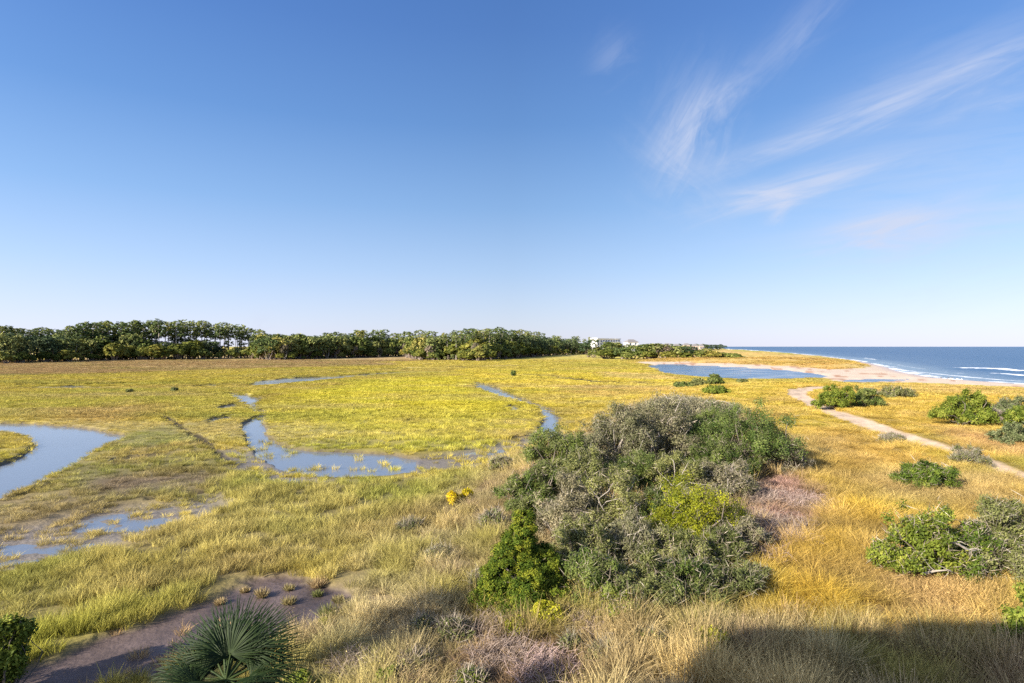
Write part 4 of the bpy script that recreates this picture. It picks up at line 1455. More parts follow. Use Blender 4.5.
for i, (px, py, w, h, lb) in enumerate([
        (752, 500, 44, 0.9, "tangle of dead twigs right behind the yellow green bush"),
        (776, 528, 62, 0.7, "widest pinkish heap of dead brush right of the thicket"),
        (756, 558, 48, 0.6, "grey dead brush at the thicket's right foot"),
        (790, 498, 60, 0.4, "pale pinkish brush spreading between the widest heap and the golden grass"),
        (764, 540, 60, 0.6, "dense pinkish grey brush between the widest heap and the thicket's foot"),
        (744, 524, 40, 0.9, "dark dead twigs in the thicket's shade under the yellow green bush"),
        (806, 505, 46, 0.5, "low pinkish dead brush towards the golden grass"),
        (800, 548, 44, 0.5, "flattened dead brush beside the tall golden grass"),
        (505, 662, 66, 0.55, "brown heap of dead twigs at the bottom centre"),
        (545, 676, 60, 0.5, "paler dead twigs right of the brown heap at the bottom"),
        (492, 630, 44, 0.5, "grey dead twigs below the cedar"),
        (352, 672, 34, 0.5, "dark dead twigs in the dry grass right of the palm"),
        (588, 630, 40, 0.5, "shaded dead twigs right of the small yellow green bush")]):
    brush_pile(px, py, w, h, lb, seed=300 + i, n=int(300 + 6 * w))


def bare_branch(pts, r0, label, seed):
    """a bleached fallen branch with forks"""
    rng = np.random.default_rng(seed)
    P = np.array(pts, dtype=float)
    k = len(P)
    paths = [(P, np.linspace(r0, r0 * 0.4, k))]
    V, Q, off = [], [], 0
    for p, w in paths:
        v, q = tubes_arr(p[None], w[None], 6)
        V.append(v); Q.append(q + off); off += len(v)
    for j in range(5):
        i = rng.integers(1, k)
        a = P[i]
        b = a + rng.normal(size=3) * np.array([0.5, 0.3, 0.2]) + np.array([0, 0, 0.25])
        pp = curve_paths(rng, a[None], b[None], 4, 0.2)
        v, q = tubes_arr(pp, np.linspace(r0 * 0.45, r0 * 0.12, 4)[None], 5)
        V.append(v); Q.append(q + off); off += len(v)
    V = np.concatenate(V)
    c = V.mean(0)
    o = link("bare_branch", np_mesh("bare_branch", V - c, np.concatenate(Q), smooth=True), M_PALEBARK, None, tuple(c))
    tag(o, label, "branch")


def bpts(lst):
    out = []
    for px, py, d in lst:
        out.append(((px - CX) / F * d, d, CAMZ - (py - HY) / F * d))
    return out


bare_branch(bpts([(978, 572, 20.6), (976, 560, 20.4), (968, 550, 20.2), (958, 544, 20.0), (950, 542, 20.0)]), 0.07, "bleached curved bare branch in the green bush at right", 1)
bare_branch(bpts([(922, 574, 20.4), (935, 571, 20.3), (948, 570, 20.3)]), 0.05, "short bleached branch lying at the foot of the green bush", 2)


def grass_clump(px, py, wpx, hpx, leaf, label, seed):
    x, y, z = at_g(px, py)
    rad = wpx * y / F * 0.5
    h = hpx * y / F
    rng = np.random.default_rng(seed)
    n = 260
    a = rng.uniform(0, 6.28, n)
    q = np.sqrt(rng.random(n)) * rad * 0.6
    base = np.stack([np.cos(a) * q, np.sin(a) * q, np.full(n, -0.02)], 1)
    d = unit(np.stack([np.cos(a) * q / rad * 1.2, np.sin(a) * q / rad * 1.2, np.full(n, 1.0)], 1) + rng.normal(0, 0.3, (n, 3)))
    ln = h * rng.uniform(0.6, 1.3, n)
    c = base + d * ln[:, None] * 0.5
    s = np.cross(d, rng.normal(size=(n, 3)))
    v, q4 = leaves_arr(c, d, s, ln, np.full(n, 0.022))
    o = fol_obj("grass_clump", (v, q4, np.clip(rng.normal(0.5, 0.25, n), 0, 1)), M_LEAF[leaf])
    o.location = (x, y, z)
    tag(o, label, "grass clump", "grass clumps on the mud flat")


for i, (px, py, w, h, lf, lb) in enumerate([
        (262, 597, 11, 9, 'tan', "rusty brown grass clump standing alone on the mud"),
        (289, 590, 10, 6, 'tan', "dull grass clump on the mud near its upper edge"),
        (318, 587, 15, 11, 'tan', "orange tan grass clump at the mud's upper right"),
        (318, 596, 9, 6, 'olive', "small yellowish clump below the orange tan one"),
        (289, 604, 12, 8, 'tan', "tan clump in the middle of the mud"),
        (328, 617, 15, 14, 'olive', "largest grey green clump on the mud"),
        (324, 626, 9, 8, 'yellow', "small yellow green clump under the largest one"),
        (338, 602, 10, 7, 'tan', "thin tan clump at the mud's right end"),
        (245, 592, 9, 5, 'tan', "flat dull clump at the left of the mud's upper end"),
        (220, 604, 9, 6, 'tan', "pale stubby clump at the mud edge above the palm")]):
    grass_clump(px, py, w, h, lf, lb, 500 + i)

# off-screen oak that shades the palm's foot
ox, oy = -19.8, 6.3
oz = zg(ox, oy)
rng = np.random.default_rng(77)
oak = empty("oak_tree", (ox, oy, oz))
LO = [(0, 0, 5.6, 2.4, 2.4, 1.6), (1.5, 1, 5.2, 1.5, 1.5, 1.2), (-1.4, -1, 5.2, 1.6, 1.6, 1.2), (0.5, -1.6, 6.2, 1.4, 1.4, 1.1)]
cc, nd = clumps(rng, LO, 260)
fol_obj("crown", foliage(rng, cc, nd, 30, 0.5, 0.22, 0.12), M_LEAF['green'], oak)
P = curve_paths(rng, np.tile([[0, 0, -0.2]], (9, 1)), np.concatenate([np.array([[0, 0, 5.0]]), cc[:8]]), 6, 0.08)
v, q = tubes_arr(P, np.linspace(0.22, 0.05, 6)[None] * np.array([1] + [0.5] * 8)[:, None], 7)
link("trunk", np_mesh("trunk", v, q, smooth=True), M_BARK, oak)
tag(oak, "round oak tree outside the left edge shading the palm", "tree")

# ---------------------------------------------------------------- far wood


def far_pine_mesh(seed, h=22.0, low=0.62):
    rng = np.random.default_rng(seed)
    L = []
    n = rng.integers(7, 11)
    for i in range(n):
        f = i / (n - 1)
        zc = h * (low + (0.97 - low) * f)
        spread = (0.13 - 0.05 * f) * h * rng.uniform(0.6, 1.1)
        a = rng.uniform(0, 6.28)
        s = h * rng.uniform(0.075, 0.12)
        L.append((math.cos(a) * spread * (1 - 0.5 * f), math.sin(a) * spread * (1 - 0.5 * f), zc, s * 1.15, s * 1.15, s * 0.55))
    cc, nd = clumps(rng, L, 125, zmin=-0.6)
    f = foliage(rng, cc, nd, 8, 0.75, 0.85, 0.5, flat=0.6)
    me = np_mesh("crown", f[0], f[1])
    add_attr(me, 'tone', 'FLOAT', 'FACE', f[2])
    k = 7
    t = np.linspace(0, 1, k)
    lean = rng.normal(0, 0.02, 2)
    P0 = np.stack([lean[0] * h * t, lean[1] * h * t, t * h * 0.93 - 0.5], 1)
    ends = np.array([[l[0], l[1], l[2]] for l in L])
    starts = np.stack([lean[0] * ends[:, 2] * 0.9, lean[1] * ends[:, 2] * 0.9, ends[:, 2] * 0.9], 1)
    Pb = np.concatenate([P0[None], curve_paths(rng, starts, ends, k, 0.08)])
    W = np.concatenate([np.linspace(0.36, 0.13, k)[None], np.tile(np.linspace(0.11, 0.04, k)[None], (len(L), 1))])
    v, q = tubes_arr(Pb, W, 5)
    tr = np_mesh("trunk", v, q, smooth=True)
    return me, tr


def far_oak_mesh(seed, h=12.0, wide=0.42, lob=9):
    rng = np.random.default_rng(seed)
    L = [(0, 0, h * 0.55, h * wide * 0.7, h * wide * 0.7, h * 0.38)]
    for i in range(lob):
        a = rng.uniform(0, 6.28)
        q = rng.uniform(0.3, 0.75) * h * wide
        s = h * rng.uniform(0.13, 0.2)
        L.append((math.cos(a) * q, math.sin(a) * q, h * rng.uniform(0.3, 0.86), s * 1.1, s * 1.1, s * 0.85))
    cc, nd = clumps(rng, L, 240, zmin=-0.5)
    f = foliage(rng, cc, nd, 9, h * 0.05, 0.8, 0.5)
    me = np_mesh("crown", f[0], f[1])
    add_attr(me, 'tone', 'FLOAT', 'FACE', f[2])
    A = np.tile([[0, 0, -0.4]], (7, 1))
    B = cc[:7] * np.array([0.8, 0.8, 0.85])
    P = curve_paths(rng, A, B, 6, 0.1)
    v, q = tubes_arr(P, np.linspace(0.24, 0.05, 6)[None] * np.ones((7, 1)), 5)
    return me, np_mesh("trunk", v, q, smooth=True)


PROTO = {}


def make_proto(kind, n, fn, mats, bark):
    """prototype trees: one crown mesh for every variant and leaf colour"""
    out = []
    for i in range(n):
        cr, tr = fn(1000 + hash_kind[kind] * 50 + i)
        cr.materials.append(mats[i % len(mats)])
        tr.materials.append(bark)
        out.append((cr, tr))
    PROTO[kind] = out


hash_kind = {'pine': 1, 'oak': 2, 'dark': 3, 'brown': 4, 'edge': 5, 'bpine': 6}
ML = M_LEAF
make_proto('pine', 7, lambda s: far_pine_mesh(s), [ML['far_pine'], ML['far_oak'], ML['far_pine']], M_PALEBARK)
make_proto('bpine', 4, lambda s: far_pine_mesh(s, low=0.42), [ML['far_pine'], ML['far_oak']], M_PALEBARK)
make_proto('oak', 6, lambda s: far_oak_mesh(s), [ML['far_oak'], ML['far_pine'], ML['far_oak']], M_PINEBARK)
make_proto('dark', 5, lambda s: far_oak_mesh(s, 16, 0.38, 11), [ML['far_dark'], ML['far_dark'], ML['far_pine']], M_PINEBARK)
make_proto('brown', 3, lambda s: far_oak_mesh(s, 11, 0.34, 8), [ML['far_brown']], M_PALEBARK)
make_proto('edge', 5, lambda s: far_oak_mesh(s, 4.5, 0.62, 7), [ML['far_bush'], ML['far_oak'], ML['far_bush']], M_PINEBARK)
BASEH = {'pine': 22.0, 'bpine': 22.0, 'oak': 12.0, 'dark': 16.0, 'brown': 11.0, 'edge': 4.5}
TREES = []


def plant(kind, px, D, topy, rng, name, label, cat, group, wscale=1.0):
    x, y = (px - CX) / F * D, D
    z = 0.3
    h = (CAMZ + (HY - topy) / F * D) - z
    crm, trm = PROTO[kind][rng.integers(0, len(PROTO[kind]))]
    s = h / BASEH[kind]
    e = empty(name, (x, y, z), rng.uniform(0, 6.28))
    sw = s * wscale * rng.uniform(0.9, 1.2)
    e.scale = (sw, sw, s)
    c = bpy.data.objects.new("crown", crm)
    COL.objects.link(c)
    c.parent = e
    t = bpy.data.objects.new("trunk", trm)
    COL.objects.link(t)
    t.parent = e
    tag(e, label, cat, group)
    return e


def interp(pts, x):
    xs, ys = zip(*pts)
    return float(np.interp(x, xs, ys))


TOP = [(-260, 330), (-60, 327), (0, 326), (30, 328), (60, 329), (72, 326), (85, 323), (120, 321.5), (160, 320), (200, 321), (240, 325), (256, 328), (268, 331), (285, 328.5), (300, 328.5),
       (330, 332), (345, 330), (400, 330.5), (430, 330), (441, 334), (455, 329), (480, 327), (510, 328.5), (530, 331), (550, 334), (575, 336), (600, 338.5)]
BASE = [(-260, 366), (0, 363.5), (70, 361.5), (100, 360.5), (250, 358.5), (270, 360), (330, 358.5), (400, 356.5), (420, 360), (480, 361), (510, 358.5), (560, 355), (600, 354)]
trng = np.random.default_rng(55)


def stretch(x0, x1, kind, n, rows, dtop, label, name, cat, group, wscale=1.0, depth0=0.0, rowgap=14.0):
    for i in range(n):
        px = x0 + (x1 - x0) * (i + trng.uniform(0.1, 0.9)) / n
        Db = 8.7 * F / (interp(BASE, px) - HY)
        row = i % rows
        D = Db + depth0 + row * rowgap + trng.uniform(-3, 5)
        tp = interp(TOP, px) + dtop * trng.uniform(0.75, 1.3) + trng.uniform(-0.8, 3.2)
        plant(kind, px, D, tp, trng, name, label, cat, group, wscale)


PINE = "pine_tree"
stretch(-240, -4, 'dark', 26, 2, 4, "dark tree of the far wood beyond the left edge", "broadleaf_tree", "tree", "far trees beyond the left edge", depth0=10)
stretch(-5, 72, 'pine', 15, 2, 0.5, "flat crowned pine in the dark left end of the far wood", PINE, "pine tree", "pines at the far wood's left end", 1.25, depth0=26)
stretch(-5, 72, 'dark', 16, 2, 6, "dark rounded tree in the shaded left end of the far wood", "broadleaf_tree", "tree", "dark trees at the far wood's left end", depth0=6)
stretch(66, 150, 'pine', 20, 2, 0.3, "tall pine standing over dense trees left of the gap lit pines", PINE, "pine tree", "tall pines over dense trees", 1.15, depth0=18)
stretch(66, 150, 'oak', 16, 2, 14, "mid height tree under the tall pines of the left wood", "broadleaf_tree", "tree", "middle storey of the left wood", depth0=7)
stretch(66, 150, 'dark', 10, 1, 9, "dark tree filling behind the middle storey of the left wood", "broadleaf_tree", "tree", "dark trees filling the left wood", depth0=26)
stretch(150, 262, 'pine', 26, 2, 0.3, "slender tall pine with sky showing between the bare trunks", PINE, "pine tree", "slender pines with sky between trunks", 0.95, depth0=14, rowgap=10)
stretch(150, 262, 'bpine', 7, 1, 6, "shorter bushy pine among the slender tall ones", PINE, "pine tree", "shorter pines among the slender ones", 1.2, depth0=18)
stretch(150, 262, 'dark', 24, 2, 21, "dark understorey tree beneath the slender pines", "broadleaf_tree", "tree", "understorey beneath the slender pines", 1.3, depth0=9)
stretch(258, 345, 'oak', 18, 2, 3, "broad green tree in the middle stretch of the far wood", "broadleaf_tree", "tree", "broad green trees in the middle stretch", 1.0, depth0=6)
stretch(258, 345, 'dark', 12, 1, 4, "dark tree behind the broad green trees of the middle stretch", "broadleaf_tree", "tree", "dark trees behind the middle stretch", depth0=24)
stretch(325, 442, 'pine', 22, 2, 0.5, "round topped pine rising above the wood left of the hump", PINE, "pine tree", "pines left of the hump", 1.2, depth0=26)
stretch(330, 440, 'oak', 20, 2, 6, "leafy green tree in the row left of the wood's hump", "broadleaf_tree", "tree", "leafy trees left of the hump", 1.0, depth0=8)
stretch(280, 435, 'brown', 10, 1, 14, "brownish thin leaved tree in front of the middle wood", "broadleaf_tree", "tree", "brownish trees before the middle wood", depth0=2)
stretch(438, 535, 'bpine', 34, 3, 0.4, "pale trunked pine packed into the wood's rounded hump", PINE, "pine tree", "packed pines of the hump", 1.0, depth0=16, rowgap=12)
stretch(420, 520, 'brown', 16, 2, 17, "brownish tree along the front of the wood's hump", "broadleaf_tree", "tree", "brownish trees before the hump", 1.0, depth0=4)
stretch(420, 520, 'oak', 13, 1, 19, "green tree along the front of the wood's hump", "broadleaf_tree", "tree", "green trees before the hump", 0.9, depth0=1)
stretch(520, 606, 'dark', 22, 2, 2.5, "tree in the wood's tapering right end", "broadleaf_tree", "tree", "trees of the tapering right end", 1.0, depth0=10)
stretch(525, 606, 'bpine', 16, 2, 0.6, "pine behind the wood's tapering right end", PINE, "pine tree", "pines of the tapering right end", 1.0, depth0=40)
stretch(-5, 420, 'edge', 52, 1, 26, "low shrub along the foot of the far wood", "shrub", "shrub", "shrubs along the far wood's foot", 1.2, depth0=-2)
stretch(515, 606, 'edge', 22, 2, 13, "low shrub at the foot of the wood's tapering right end", "shrub", "shrub", "shrubs at the tapering end's foot", 1.3, depth0=2)
stretch(436, 612, 'dark', 34, 2, 4.5, "dark tree filling behind the hump and the wood's right end", "broadleaf_tree", "tree", "dark trees behind the hump", 1.25, depth0=46)
stretch(255, 440, 'dark', 26, 2, 5, "dark tree filling far behind the middle wood", "broadleaf_tree", "tree", "dark trees far behind the middle wood", 1.25, depth0=44)
stretch(436, 606, 'edge', 40, 2, 12, "shrub in the shade under the hump's trees", "shrub", "shrub", "shade shrubs under the hump", 1.3, depth0=24)
stretch(255, 440, 'edge', 34, 1, 15, "dark tall shrub in the shade under the middle wood", "shrub", "shrub", "tall shrubs under the middle wood", 1.2, depth0=12)
stretch(415, 520, 'edge', 16, 1, 24, "low bright shrub at the foot of the wood's hump", "shrub", "shrub", "shrubs at the hump's foot", 1.2, depth0=-5)

# bushy trees in front of the white buildings
frng = np.random.default_rng(91)
for i, (px, D, tp, kd, lb) in enumerate([
        (606, 430, 349, 'edge', "low bush at the left end of the clump before the white buildings"),
        (622, 425, 346.5, 'oak', "small tree left in the clump before the white buildings"),
        (634, 420, 344.5, 'oak', "tree in front of the smaller white building"),
        (645, 418, 342.6, 'oak', "highest rounded tree of the clump right of the white buildings"),
        (655, 416, 342.6, 'oak', "rounded tree right of the clump's highest"),
        (664, 414, 343.5, 'brown', "brownish tree in the middle of the clump by the spit"),
        (673, 412, 344.2, 'oak', "green tree in the right half of the clump by the spit"),
        (682, 408, 345, 'oak', "wide low tree in the right half of the clump by the spit"),
        (692, 404, 346, 'dark', "darker low tree near the right end of the clump by the spit"),
        (702, 400, 348, 'oak', "low tree at the right end of the clump by the spit"),
        (712, 398, 350.5, 'edge', "bush trailing right of the clump onto the spit"),
        (722, 400, 352, 'edge', "last small bush right of the clump on the spit"),
        (735, 380, 353, 'edge', "small lone bush on the spit grass"),
        (607, 520, 340.5, 'oak', "leafy tree before the white building's left end"),
        (613, 540, 341.5, 'oak', "tree before the white building's middle"),
        (588, 500, 338.5, 'dark', "dark tree left of the white building"),
        (595, 500, 346, 'oak', "low tree at the foot of the white building's bright end wall"),
        (620, 545, 343, 'oak', "tree hiding the right half of the long white building"),
        (593, 470, 348.5, 'oak', "broad low tree covering the foot of the white building's end wall"),
        (612, 440, 350, 'edge', "low bush in the grass before the long white building"),
        (650, 405, 351, 'edge', "shrub at the foot of the clump's highest tree"),
        (668, 402, 351, 'edge', "shrub at the foot of the clump's brownish tree"),
        (686, 400, 352, 'edge', "shrub at the foot of the clump's low right trees"),
        (628, 412, 352, 'edge', "shrub at the left foot of the clump by the spit"),
        (630, 560, 344, 'dark', "dark tree between the two white buildings")]):
    plant(kd, px, D, tp, frng, "shrub" if kd == 'edge' else "broadleaf_tree", lb, "shrub" if kd == 'edge' else "tree", "clump of trees by the white buildings", 1.9 if D < 450 else 1.4)

# ---------------------------------------------------------------- far buildings


M_PEACH = plain_mat("peach_painted_wall", (0.42, 0.34, 0.27), 0.8, 0.08, 2)


def condo(px0, px1, D, topy, label, floors, hip=False, rz=0.0):
    x0, x1 = (px0 - CX) / F * D, (px1 - CX) / F * D
    h = CAMZ + (HY - topy) / F * D
    w = x1 - x0
    dp = 8.0
    root = empty("apartment_building" if floors > 2 else "beach_cottage", ((x0 + x1) / 2, D, 0.3), rz)
    bh = h - (3.0 if hip else 1.0)
    MB().box(-w / 2, w / 2, 0, dp, 0, bh).build("wall", M_WHITE if floors > 2 else M_PEACH, root)
    m = MB()
    if hip:
        m.hip(-w / 2 - 0.6, w / 2 + 0.6, -0.6, dp + 0.6, bh + 0.003, h, min(w * 0.3, 6))
    else:
        m.box(-w / 2 - 0.5, w / 2 + 0.5, -0.8, dp + 0.5, bh + 0.003, h)
    m.build("roof", M_WHITE if not hip else M_ROOFG, root)
    fh = (bh - 0.6) / floors
    nx = max(2, int(w / 4.5))
    for f in range(floors):
        for k in range(nx):
            cx = -w / 2 + w * (k + 0.5) / nx
            fr = MB().box(cx - 1.15, cx + 1.15, -0.09, -0.003, 0.6 + f * fh, 0.6 + f * fh + fh * 0.72).build("window", M_ROOFG, root)
            MB().box(cx - 1.0, cx + 1.0, -0.13, -0.093, 0.7 + f * fh, 0.5 + f * fh + fh * 0.7).build("pane", M_GLASS, fr)
        if floors > 2:
            b = MB().box(-w / 2 + 9.0, w / 2 - 0.5, -1.7, -0.14, 0.35 + f * fh, 0.52 + f * fh).box(-w / 2 + 9.0, w / 2 - 0.5, -1.72, -1.62, 0.523 + f * fh, 1.3 + f * fh)
            b.build("balcony", M_WHITE, root)
    tag(root, label, "building")


condo(588, 630, 650, 338.6, "long white apartment block with flat roof among the far trees", 5, rz=R(48))
condo(627, 639, 655, 339.6, "smaller white building with hipped roof right of the long block", 4, hip=True, rz=0.35)
for i, (a, b, D, tp, lb) in enumerate([
        (664, 671, 900, 343.4, "leftmost of the tiny pale beach houses on the far shore"),
        (674, 680, 920, 344.0, "second tiny pale beach house from the left on the far shore"),
        (684, 690, 940, 343.4, "middle tiny pale beach house on the far shore"),
        (693, 698, 960, 344.2, "tiny pale beach house left of the dark headland trees"),
        (700, 704, 980, 344.4, "rightmost tiny pale beach house by the dark headland trees")]):
    condo(a, b, D, tp, lb, 2, hip=True)
# headland trees in the far distance
hr = np.random.default_rng(5)
for i in range(16):
    px = 655 + i * 4.5 + hr.uniform(-1, 1)
    plant('dark', px, 1150 + hr.uniform(-40, 40), 343.6 + 0.022 * max(0, px - 690) + hr.uniform(-0.2, 0.5), hr, "broadleaf_tree",
          "dark distant tree on the headland beyond the beach houses", "tree", "trees on the distant headland", 1.6)

# ---------------------------------------------------------------- birds on the beach
M_FEATH = plain_mat("white_feathers", (0.74, 0.73, 0.70), 0.8, 0.06, 8)
M_FEATHD = plain_mat("grey_brown_feathers", (0.12, 0.10, 0.09), 0.8, 0.2, 8)
M_BEAK = plain_mat("yellow_beak", (0.5, 0.3, 0.05), 0.5, 0.1, 8)


def bird(px, py, mat, label, grp, rz, s=1.0):
    x, y = at(px, py, 0.3)
    z = zg(x, y)
    prof = [(-0.34, 0.26, 0.012), (-0.22, 0.27, 0.05), (-0.08, 0.28, 0.095), (0.06, 0.30, 0.10), (0.16, 0.34, 0.075), (0.21, 0.41, 0.045), (0.25, 0.46, 0.052), (0.30, 0.47, 0.035), (0.33, 0.465, 0.010)]
    P = np.array([(a, 0, b) for a, b, c in prof])[None]
    W = np.array([c for a, b, c in prof])[None]
    v, q = tubes_arr(P, W, 8)
    root = link("gull", np_mesh("gull", v, q, smooth=True), mat, None, (x, y, z), (0, 0, rz), (s, s, s))
    P = np.array([[(0.32, 0, 0.465), (0.37, 0, 0.457), (0.41, 0, 0.445)]], dtype=float)
    v, q = tubes_arr(P, np.array([[0.014, 0.010, 0.003]]), 6)
    link("beak", np_mesh("beak", v, q), M_BEAK, root)
    for sgn in (-1, 1):
        P = np.array([[(0.0, 0.04 * sgn, 0.24), (0.01, 0.04 * sgn, 0.12), (0.0, 0.04 * sgn, 0.0), (0.08, 0.05 * sgn, 0.004)]], dtype=float)
        v, q = tubes_arr(P, np.array([[0.013, 0.009, 0.010, 0.008]]), 5)
        link("leg", np_mesh("leg", v, q), M_BEAK, root)
    tag(root, label, "bird", grp)


brng = np.random.default_rng(12)
for px, py in [(945, 378.9), (950, 379.0), (953, 379.6), (957, 379.3), (959, 379.9), (962, 379.5)]:
    bird(px, py + 0.6, M_FEATH, "white gull resting in the small flock at the water's edge", "white gulls at the water's edge", brng.uniform(0, 6.28), 0.95)
for px, py in [(941, 378.3), (948, 378.0), (951, 378.2)]:
    bird(px, py + 0.6, M_FEATHD, "dark bird standing behind the white gulls on the beach", "dark birds on the beach", brng.uniform(0, 6.28), 1.2)

# ---------------------------------------------------------------- grass


def tuft_mesh(name, seed, n, rad, h, wd, lean, bend, heads=0.0, hw=0.05):
    rng = np.random.default_rng(seed)
    a = rng.uniform(0, 2 * math.pi, n)
    q = np.sqrt(rng.random(n)) * rad
    bx, by = np.cos(a) * q, np.sin(a) * q
    az = a + rng.normal(0, 0.9, n)
    ln = h * rng.uniform(0.55, 1.15, n)
    le = np.abs(rng.normal(lean, lean * 0.6, n))
    be = np.abs(rng.normal(bend, bend * 0.5, n))
    ts = np.array([0.0, 0.5, 1.0])
    ws = np.array([1.0, 0.8, 0.15]) * wd
    side = rng.uniform(0, 2 * math.pi, n)
    V = np.zeros((n, 3, 2, 3))
    for i, t in enumerate(ts):
        hx = (le * t + be * t * t) * ln
        X = bx + np.cos(az) * hx
        Y = by + np.sin(az) * hx
        Z = ln * t * np.sqrt(np.clip(1 - (le * t * 0.5 + be * t * 0.45) ** 2, 0.1, 1)) - 0.03 * (t == 0)
        for j, sg in enumerate((-0.5, 0.5)):
            V[:, i, j, 0] = X + np.cos(side) * ws[i] * sg
            V[:, i, j, 1] = Y + np.sin(side) * ws[i] * sg
            V[:, i, j, 2] = Z
    base = np.arange(n)[:, None] * 6 + np.array([0, 2])[None]
    Q = np.stack([base, base + 1, base + 3, base + 2], -1).reshape(-1, 4)
    tone = np.repeat(rng.normal(0.5, 0.22, n), 2)
    sets = [(V.reshape(-1, 3), Q, np.clip(tone, 0, 1))]
    if heads > 0:
        m = int(n * heads)
        tip = V[:m, 2].mean(1)
        ii = np.repeat(np.arange(m), 4)
        c = tip[ii] + rng.normal(0, 0.035, (len(ii), 3))
        d = unit(rng.normal(size=(len(ii), 3)) + np.array([0, 0, 0.8]))
        s = np.cross(d, rng.normal(size=(len(ii), 3)))
        v, q2 = leaves_arr(c, d, s, np.full(len(ii), hw * 1.8), np.full(len(ii), hw * 0.7))
        sets.append((v, q2, np.clip(rng.normal(0.7, 0.2, len(ii)), 0, 1)))
    arr = merge(*sets)
    me = np_mesh(name, arr[0], arr[1])
    add_attr(me, 'tone', 'FLOAT', 'FACE', arr[2])
    return me


M_GRASS = grass_mat()


def scatter(name, protos, pts, idx, col, rot, scl, label, cat):
    coll = bpy.data.collections.new(name + "_tufts")
    for i, me in enumerate(protos):
        if not me.materials:
            me.materials.append(M_GRASS)
        coll.objects.link(bpy.data.objects.new("tuft_%02d" % i, me))
    me = np_mesh(name, pts)
    add_attr(me, 'idx', 'INT', 'POINT', idx)
    add_attr(me, 'Col', 'FLOAT_COLOR', 'POINT', np.concatenate([col, np.ones((len(col), 1))], 1))
    add_attr(me, 'rot', 'FLOAT_VECTOR', 'POINT', rot)
    add_attr(me, 'scl', 'FLOAT_VECTOR', 'POINT', scl)
    me.materials.append(M_GRASS)
    o = bpy.data.objects.new(name, me)
    COL.objects.link(o)
    ng = bpy.data.node_groups.new(name + "_scatter", 'GeometryNodeTree')
    ng.interface.new_socket("Geometry", in_out='INPUT', socket_type='NodeSocketGeometry')
    ng.interface.new_socket("Geometry", in_out='OUTPUT', socket_type='NodeSocketGeometry')
    N, L = ng.nodes, ng.links
    gi, go = N.new('NodeGroupInput'), N.new('NodeGroupOutput')
    ci = N.new('GeometryNodeCollectionInfo')
    ci.inputs['Collection'].default_value = coll
    ci.inputs['Separate Children'].default_value = True
    ci.inputs['Reset Children'].default_value = True
    ip = N.new('GeometryNodeInstanceOnPoints')
    ip.inputs['Pick Instance'].default_value = True

    def na(nm, typ):
        n = N.new('GeometryNodeInputNamedAttribute')
        n.data_type = typ
        n.inputs['Name'].default_value = nm
        return n.outputs['Attribute']
    L.new(gi.outputs[0], ip.inputs['Points'])
    L.new(ci.outputs[0], ip.inputs['Instance'])
    L.new(na('idx', 'INT'), ip.inputs['Instance Index'])
    L.new(na('rot', 'FLOAT_VECTOR'), ip.inputs['Rotation'])
    L.new(na('scl', 'FLOAT_VECTOR'), ip.inputs['Scale'])
    L.new(ip.outputs[0], go.inputs[0])
    md = o.modifiers.new("scatter", 'NODES')
    md.node_group = ng
    tag(o, label, cat, kind="stuff")
    return o


BANDS = [(10.5, 26, 15.0, 1.0), (26, 45, 8.0, 1.1), (45, 75, 4.2, 1.25), (75, 130, 1.9, 1.55), (130, 230, 0.75, 2.1), (230, 400, 0.26, 2.9)]
grng = np.random.default_rng(17)
PX, PY, PS = [], [], []
for d0, d1, dens, sc in BANDS:
    half = 0.93
    area = half * (d1 * d1 - d0 * d0)
    n = int(area * dens)
    yy = np.sqrt(grng.uniform(d0 * d0, d1 * d1, n))
    xx = grng.uniform(-half, half, n) * yy
    PX.append(xx); PY.append(yy); PS.append(np.full(n, sc))
PX, PY, PS = np.concatenate(PX), np.concatenate(PY), np.concatenate(PS)
LG = Land(PX, PY)
gcol, gkind, ghgt, gden = cover(LG, grng)
ok = (LG.z > 0.0) & (LG.km < 0.4) & (LG.track > 0.05 + 0.1 * PS) & (LG.beach > 1.0) & (LG.sea > 8) & (LG.ditch > 0.0) & (LG.lr > 1.0)
ok &= grng.random(len(PX)) < gden * (1 - 0.45 * LG.kw) * (1 - 0.55 * LG.kr)
# thin grass along the edge of mud, track and sand; bare gaps
ok |= (LG.water < -0.2) & (LG.water > -3.0) & (grng.random(len(PX)) < 0.16) & (fbm(PX / 3, PY / 3, 321, 3) > 0.03) & (PY > 40) & (PY < 75) & (PX > -25)
ok |= (LG.km > 0.4) & (grng.random(len(PX)) < 0.45) & (fbm(PX / 1.4, PY / 1.4, 311, 3) > 0.02) & (PX < -6) & (PY < 19.5)
ok &= fbm(PX / 0.9, PY / 0.9, 301, 3) > np.where(LG.up > 0.5, np.where(PY < 32, -0.17, -0.24), np.where(PY < 60, -0.10, -0.3))
gh = np.where(LG.kw > 0.3, 0.36, np.where(LG.km > 0.4, 0.42, ghgt))
gcol = np.where((LG.km > 0.4)[:, None], C(176, 146, 98)[None], gcol)
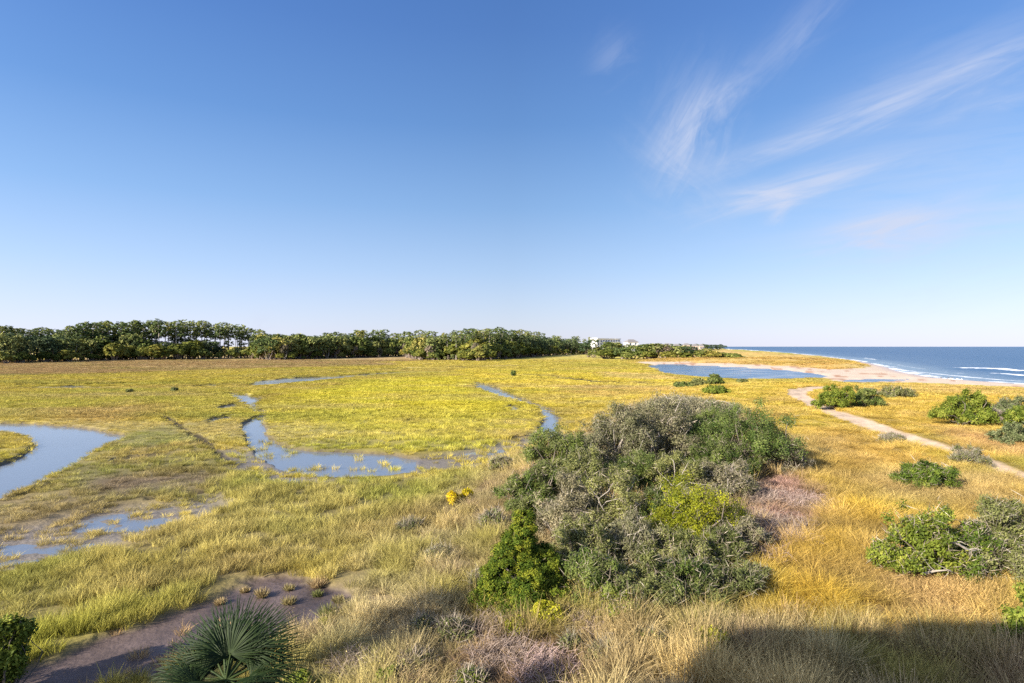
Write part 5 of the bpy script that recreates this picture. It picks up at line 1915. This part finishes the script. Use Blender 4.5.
# island and creek banks
PX, PY, PS, gcol, gkind, gh = PX[ok], PY[ok], PS[ok], gcol[ok], gkind[ok], gh[ok]
gz = LG.z[ok]
inwater = gz < -0.03
gz = np.where(inwater, -0.03, gz)
far = PY > 75
protos = [
    tuft_mesh("cord_a", 1, 46, 0.30, 1.0, 0.020, 0.10, 0.12), tuft_mesh("cord_b", 2, 40, 0.34, 1.0, 0.020, 0.14, 0.16), tuft_mesh("cord_c", 3, 52, 0.26, 1.0, 0.018, 0.12, 0.2),
    tuft_mesh("dune_a", 4, 64, 0.16, 1.0, 0.016, 0.25, 0.55), tuft_mesh("dune_b", 5, 56, 0.20, 1.0, 0.016, 0.3, 0.45), tuft_mesh("dune_c", 6, 60, 0.14, 1.0, 0.015, 0.2, 0.7),
    tuft_mesh("weed_a", 7, 34, 0.22, 1.0, 0.014, 0.22, 0.2, 0.25, 0.022), tuft_mesh("weed_b", 8, 30, 0.26, 1.0, 0.014, 0.3, 0.15, 0.35, 0.024), tuft_mesh("weed_c", 9, 46, 0.2, 1.0, 0.016, 0.3, 0.4),
    tuft_mesh("short_a", 10, 56, 0.36, 0.42, 0.018, 0.5, 0.4), tuft_mesh("short_b", 11, 50, 0.40, 0.36, 0.02, 0.6, 0.4), tuft_mesh("short_c", 12, 50, 0.34, 0.46, 0.018, 0.4, 0.6),
    tuft_mesh("fluff_a", 13, 50, 0.2, 1.0, 0.014, 0.25, 0.35, 0.2, 0.03), tuft_mesh("fluff_b", 14, 46, 0.24, 1.0, 0.014, 0.2, 0.3, 0.3, 0.03), tuft_mesh("fluff_c", 15, 50, 0.2, 1.0, 0.015, 0.3, 0.5, 0.15, 0.03),
    tuft_mesh("farcord_a", 16, 84, 0.55, 1.0, 0.050, 0.10, 0.12), tuft_mesh("farcord_b", 17, 76, 0.6, 1.0, 0.055, 0.14, 0.16), tuft_mesh("farcord_c", 18, 84, 0.5, 1.0, 0.05, 0.2, 0.2),
]
n = len(PX)
isup = LG.up[ok] > 0.5
idx = gkind * 3 + grng.integers(0, 3, n)
idx = np.where(far, 15 + grng.integers(0, 3, n), idx)
hgt = np.clip(gh * np.where(isup, 0.72, 0.50), 0.10, 1.0) * grng.uniform(0.7, 1.35, n)
sxy = PS * grng.uniform(0.8, 1.2, n)
# grass stays low just before water so the creeks show
wlow = np.where(PY > 60, 0.7 * sstep(0.2, 9.0, LG.water[ok]) - 0.3, sstep(0.2, 5.0, LG.water[ok]))
hgt = hgt * (0.5 + 0.5 * wlow)
hgt = np.where(inwater, 0.34, hgt)
sxy = np.where(far, sxy * 0.75, sxy * np.clip(0.6 + 0.5 * hgt, 0.6, 1.2))
rot = np.stack([grng.normal(0, 0.07, n), grng.normal(0, 0.07, n), grng.uniform(0, 6.28, n)], 1)
scl = np.stack([sxy, sxy, hgt], 1)
gcol = np.clip(gcol * np.where(far, grng.uniform(0.88, 1.14, n), grng.uniform(0.60, 1.5, n))[:, None], 0.003, 0.9)
gpts = np.stack([PX, PY, gz], 1)
scatter("marsh_grass", protos, gpts[~isup], idx[~isup], gcol[~isup], rot[~isup], scl[~isup], "yellow green cordgrass covering the salt marsh flats", "grass")
scatter("dune_grass", protos, gpts[isup], idx[isup], gcol[isup], rot[isup], scl[isup], "golden and straw coloured dry grass around the thicket and track", "grass")
print("tufts", n)
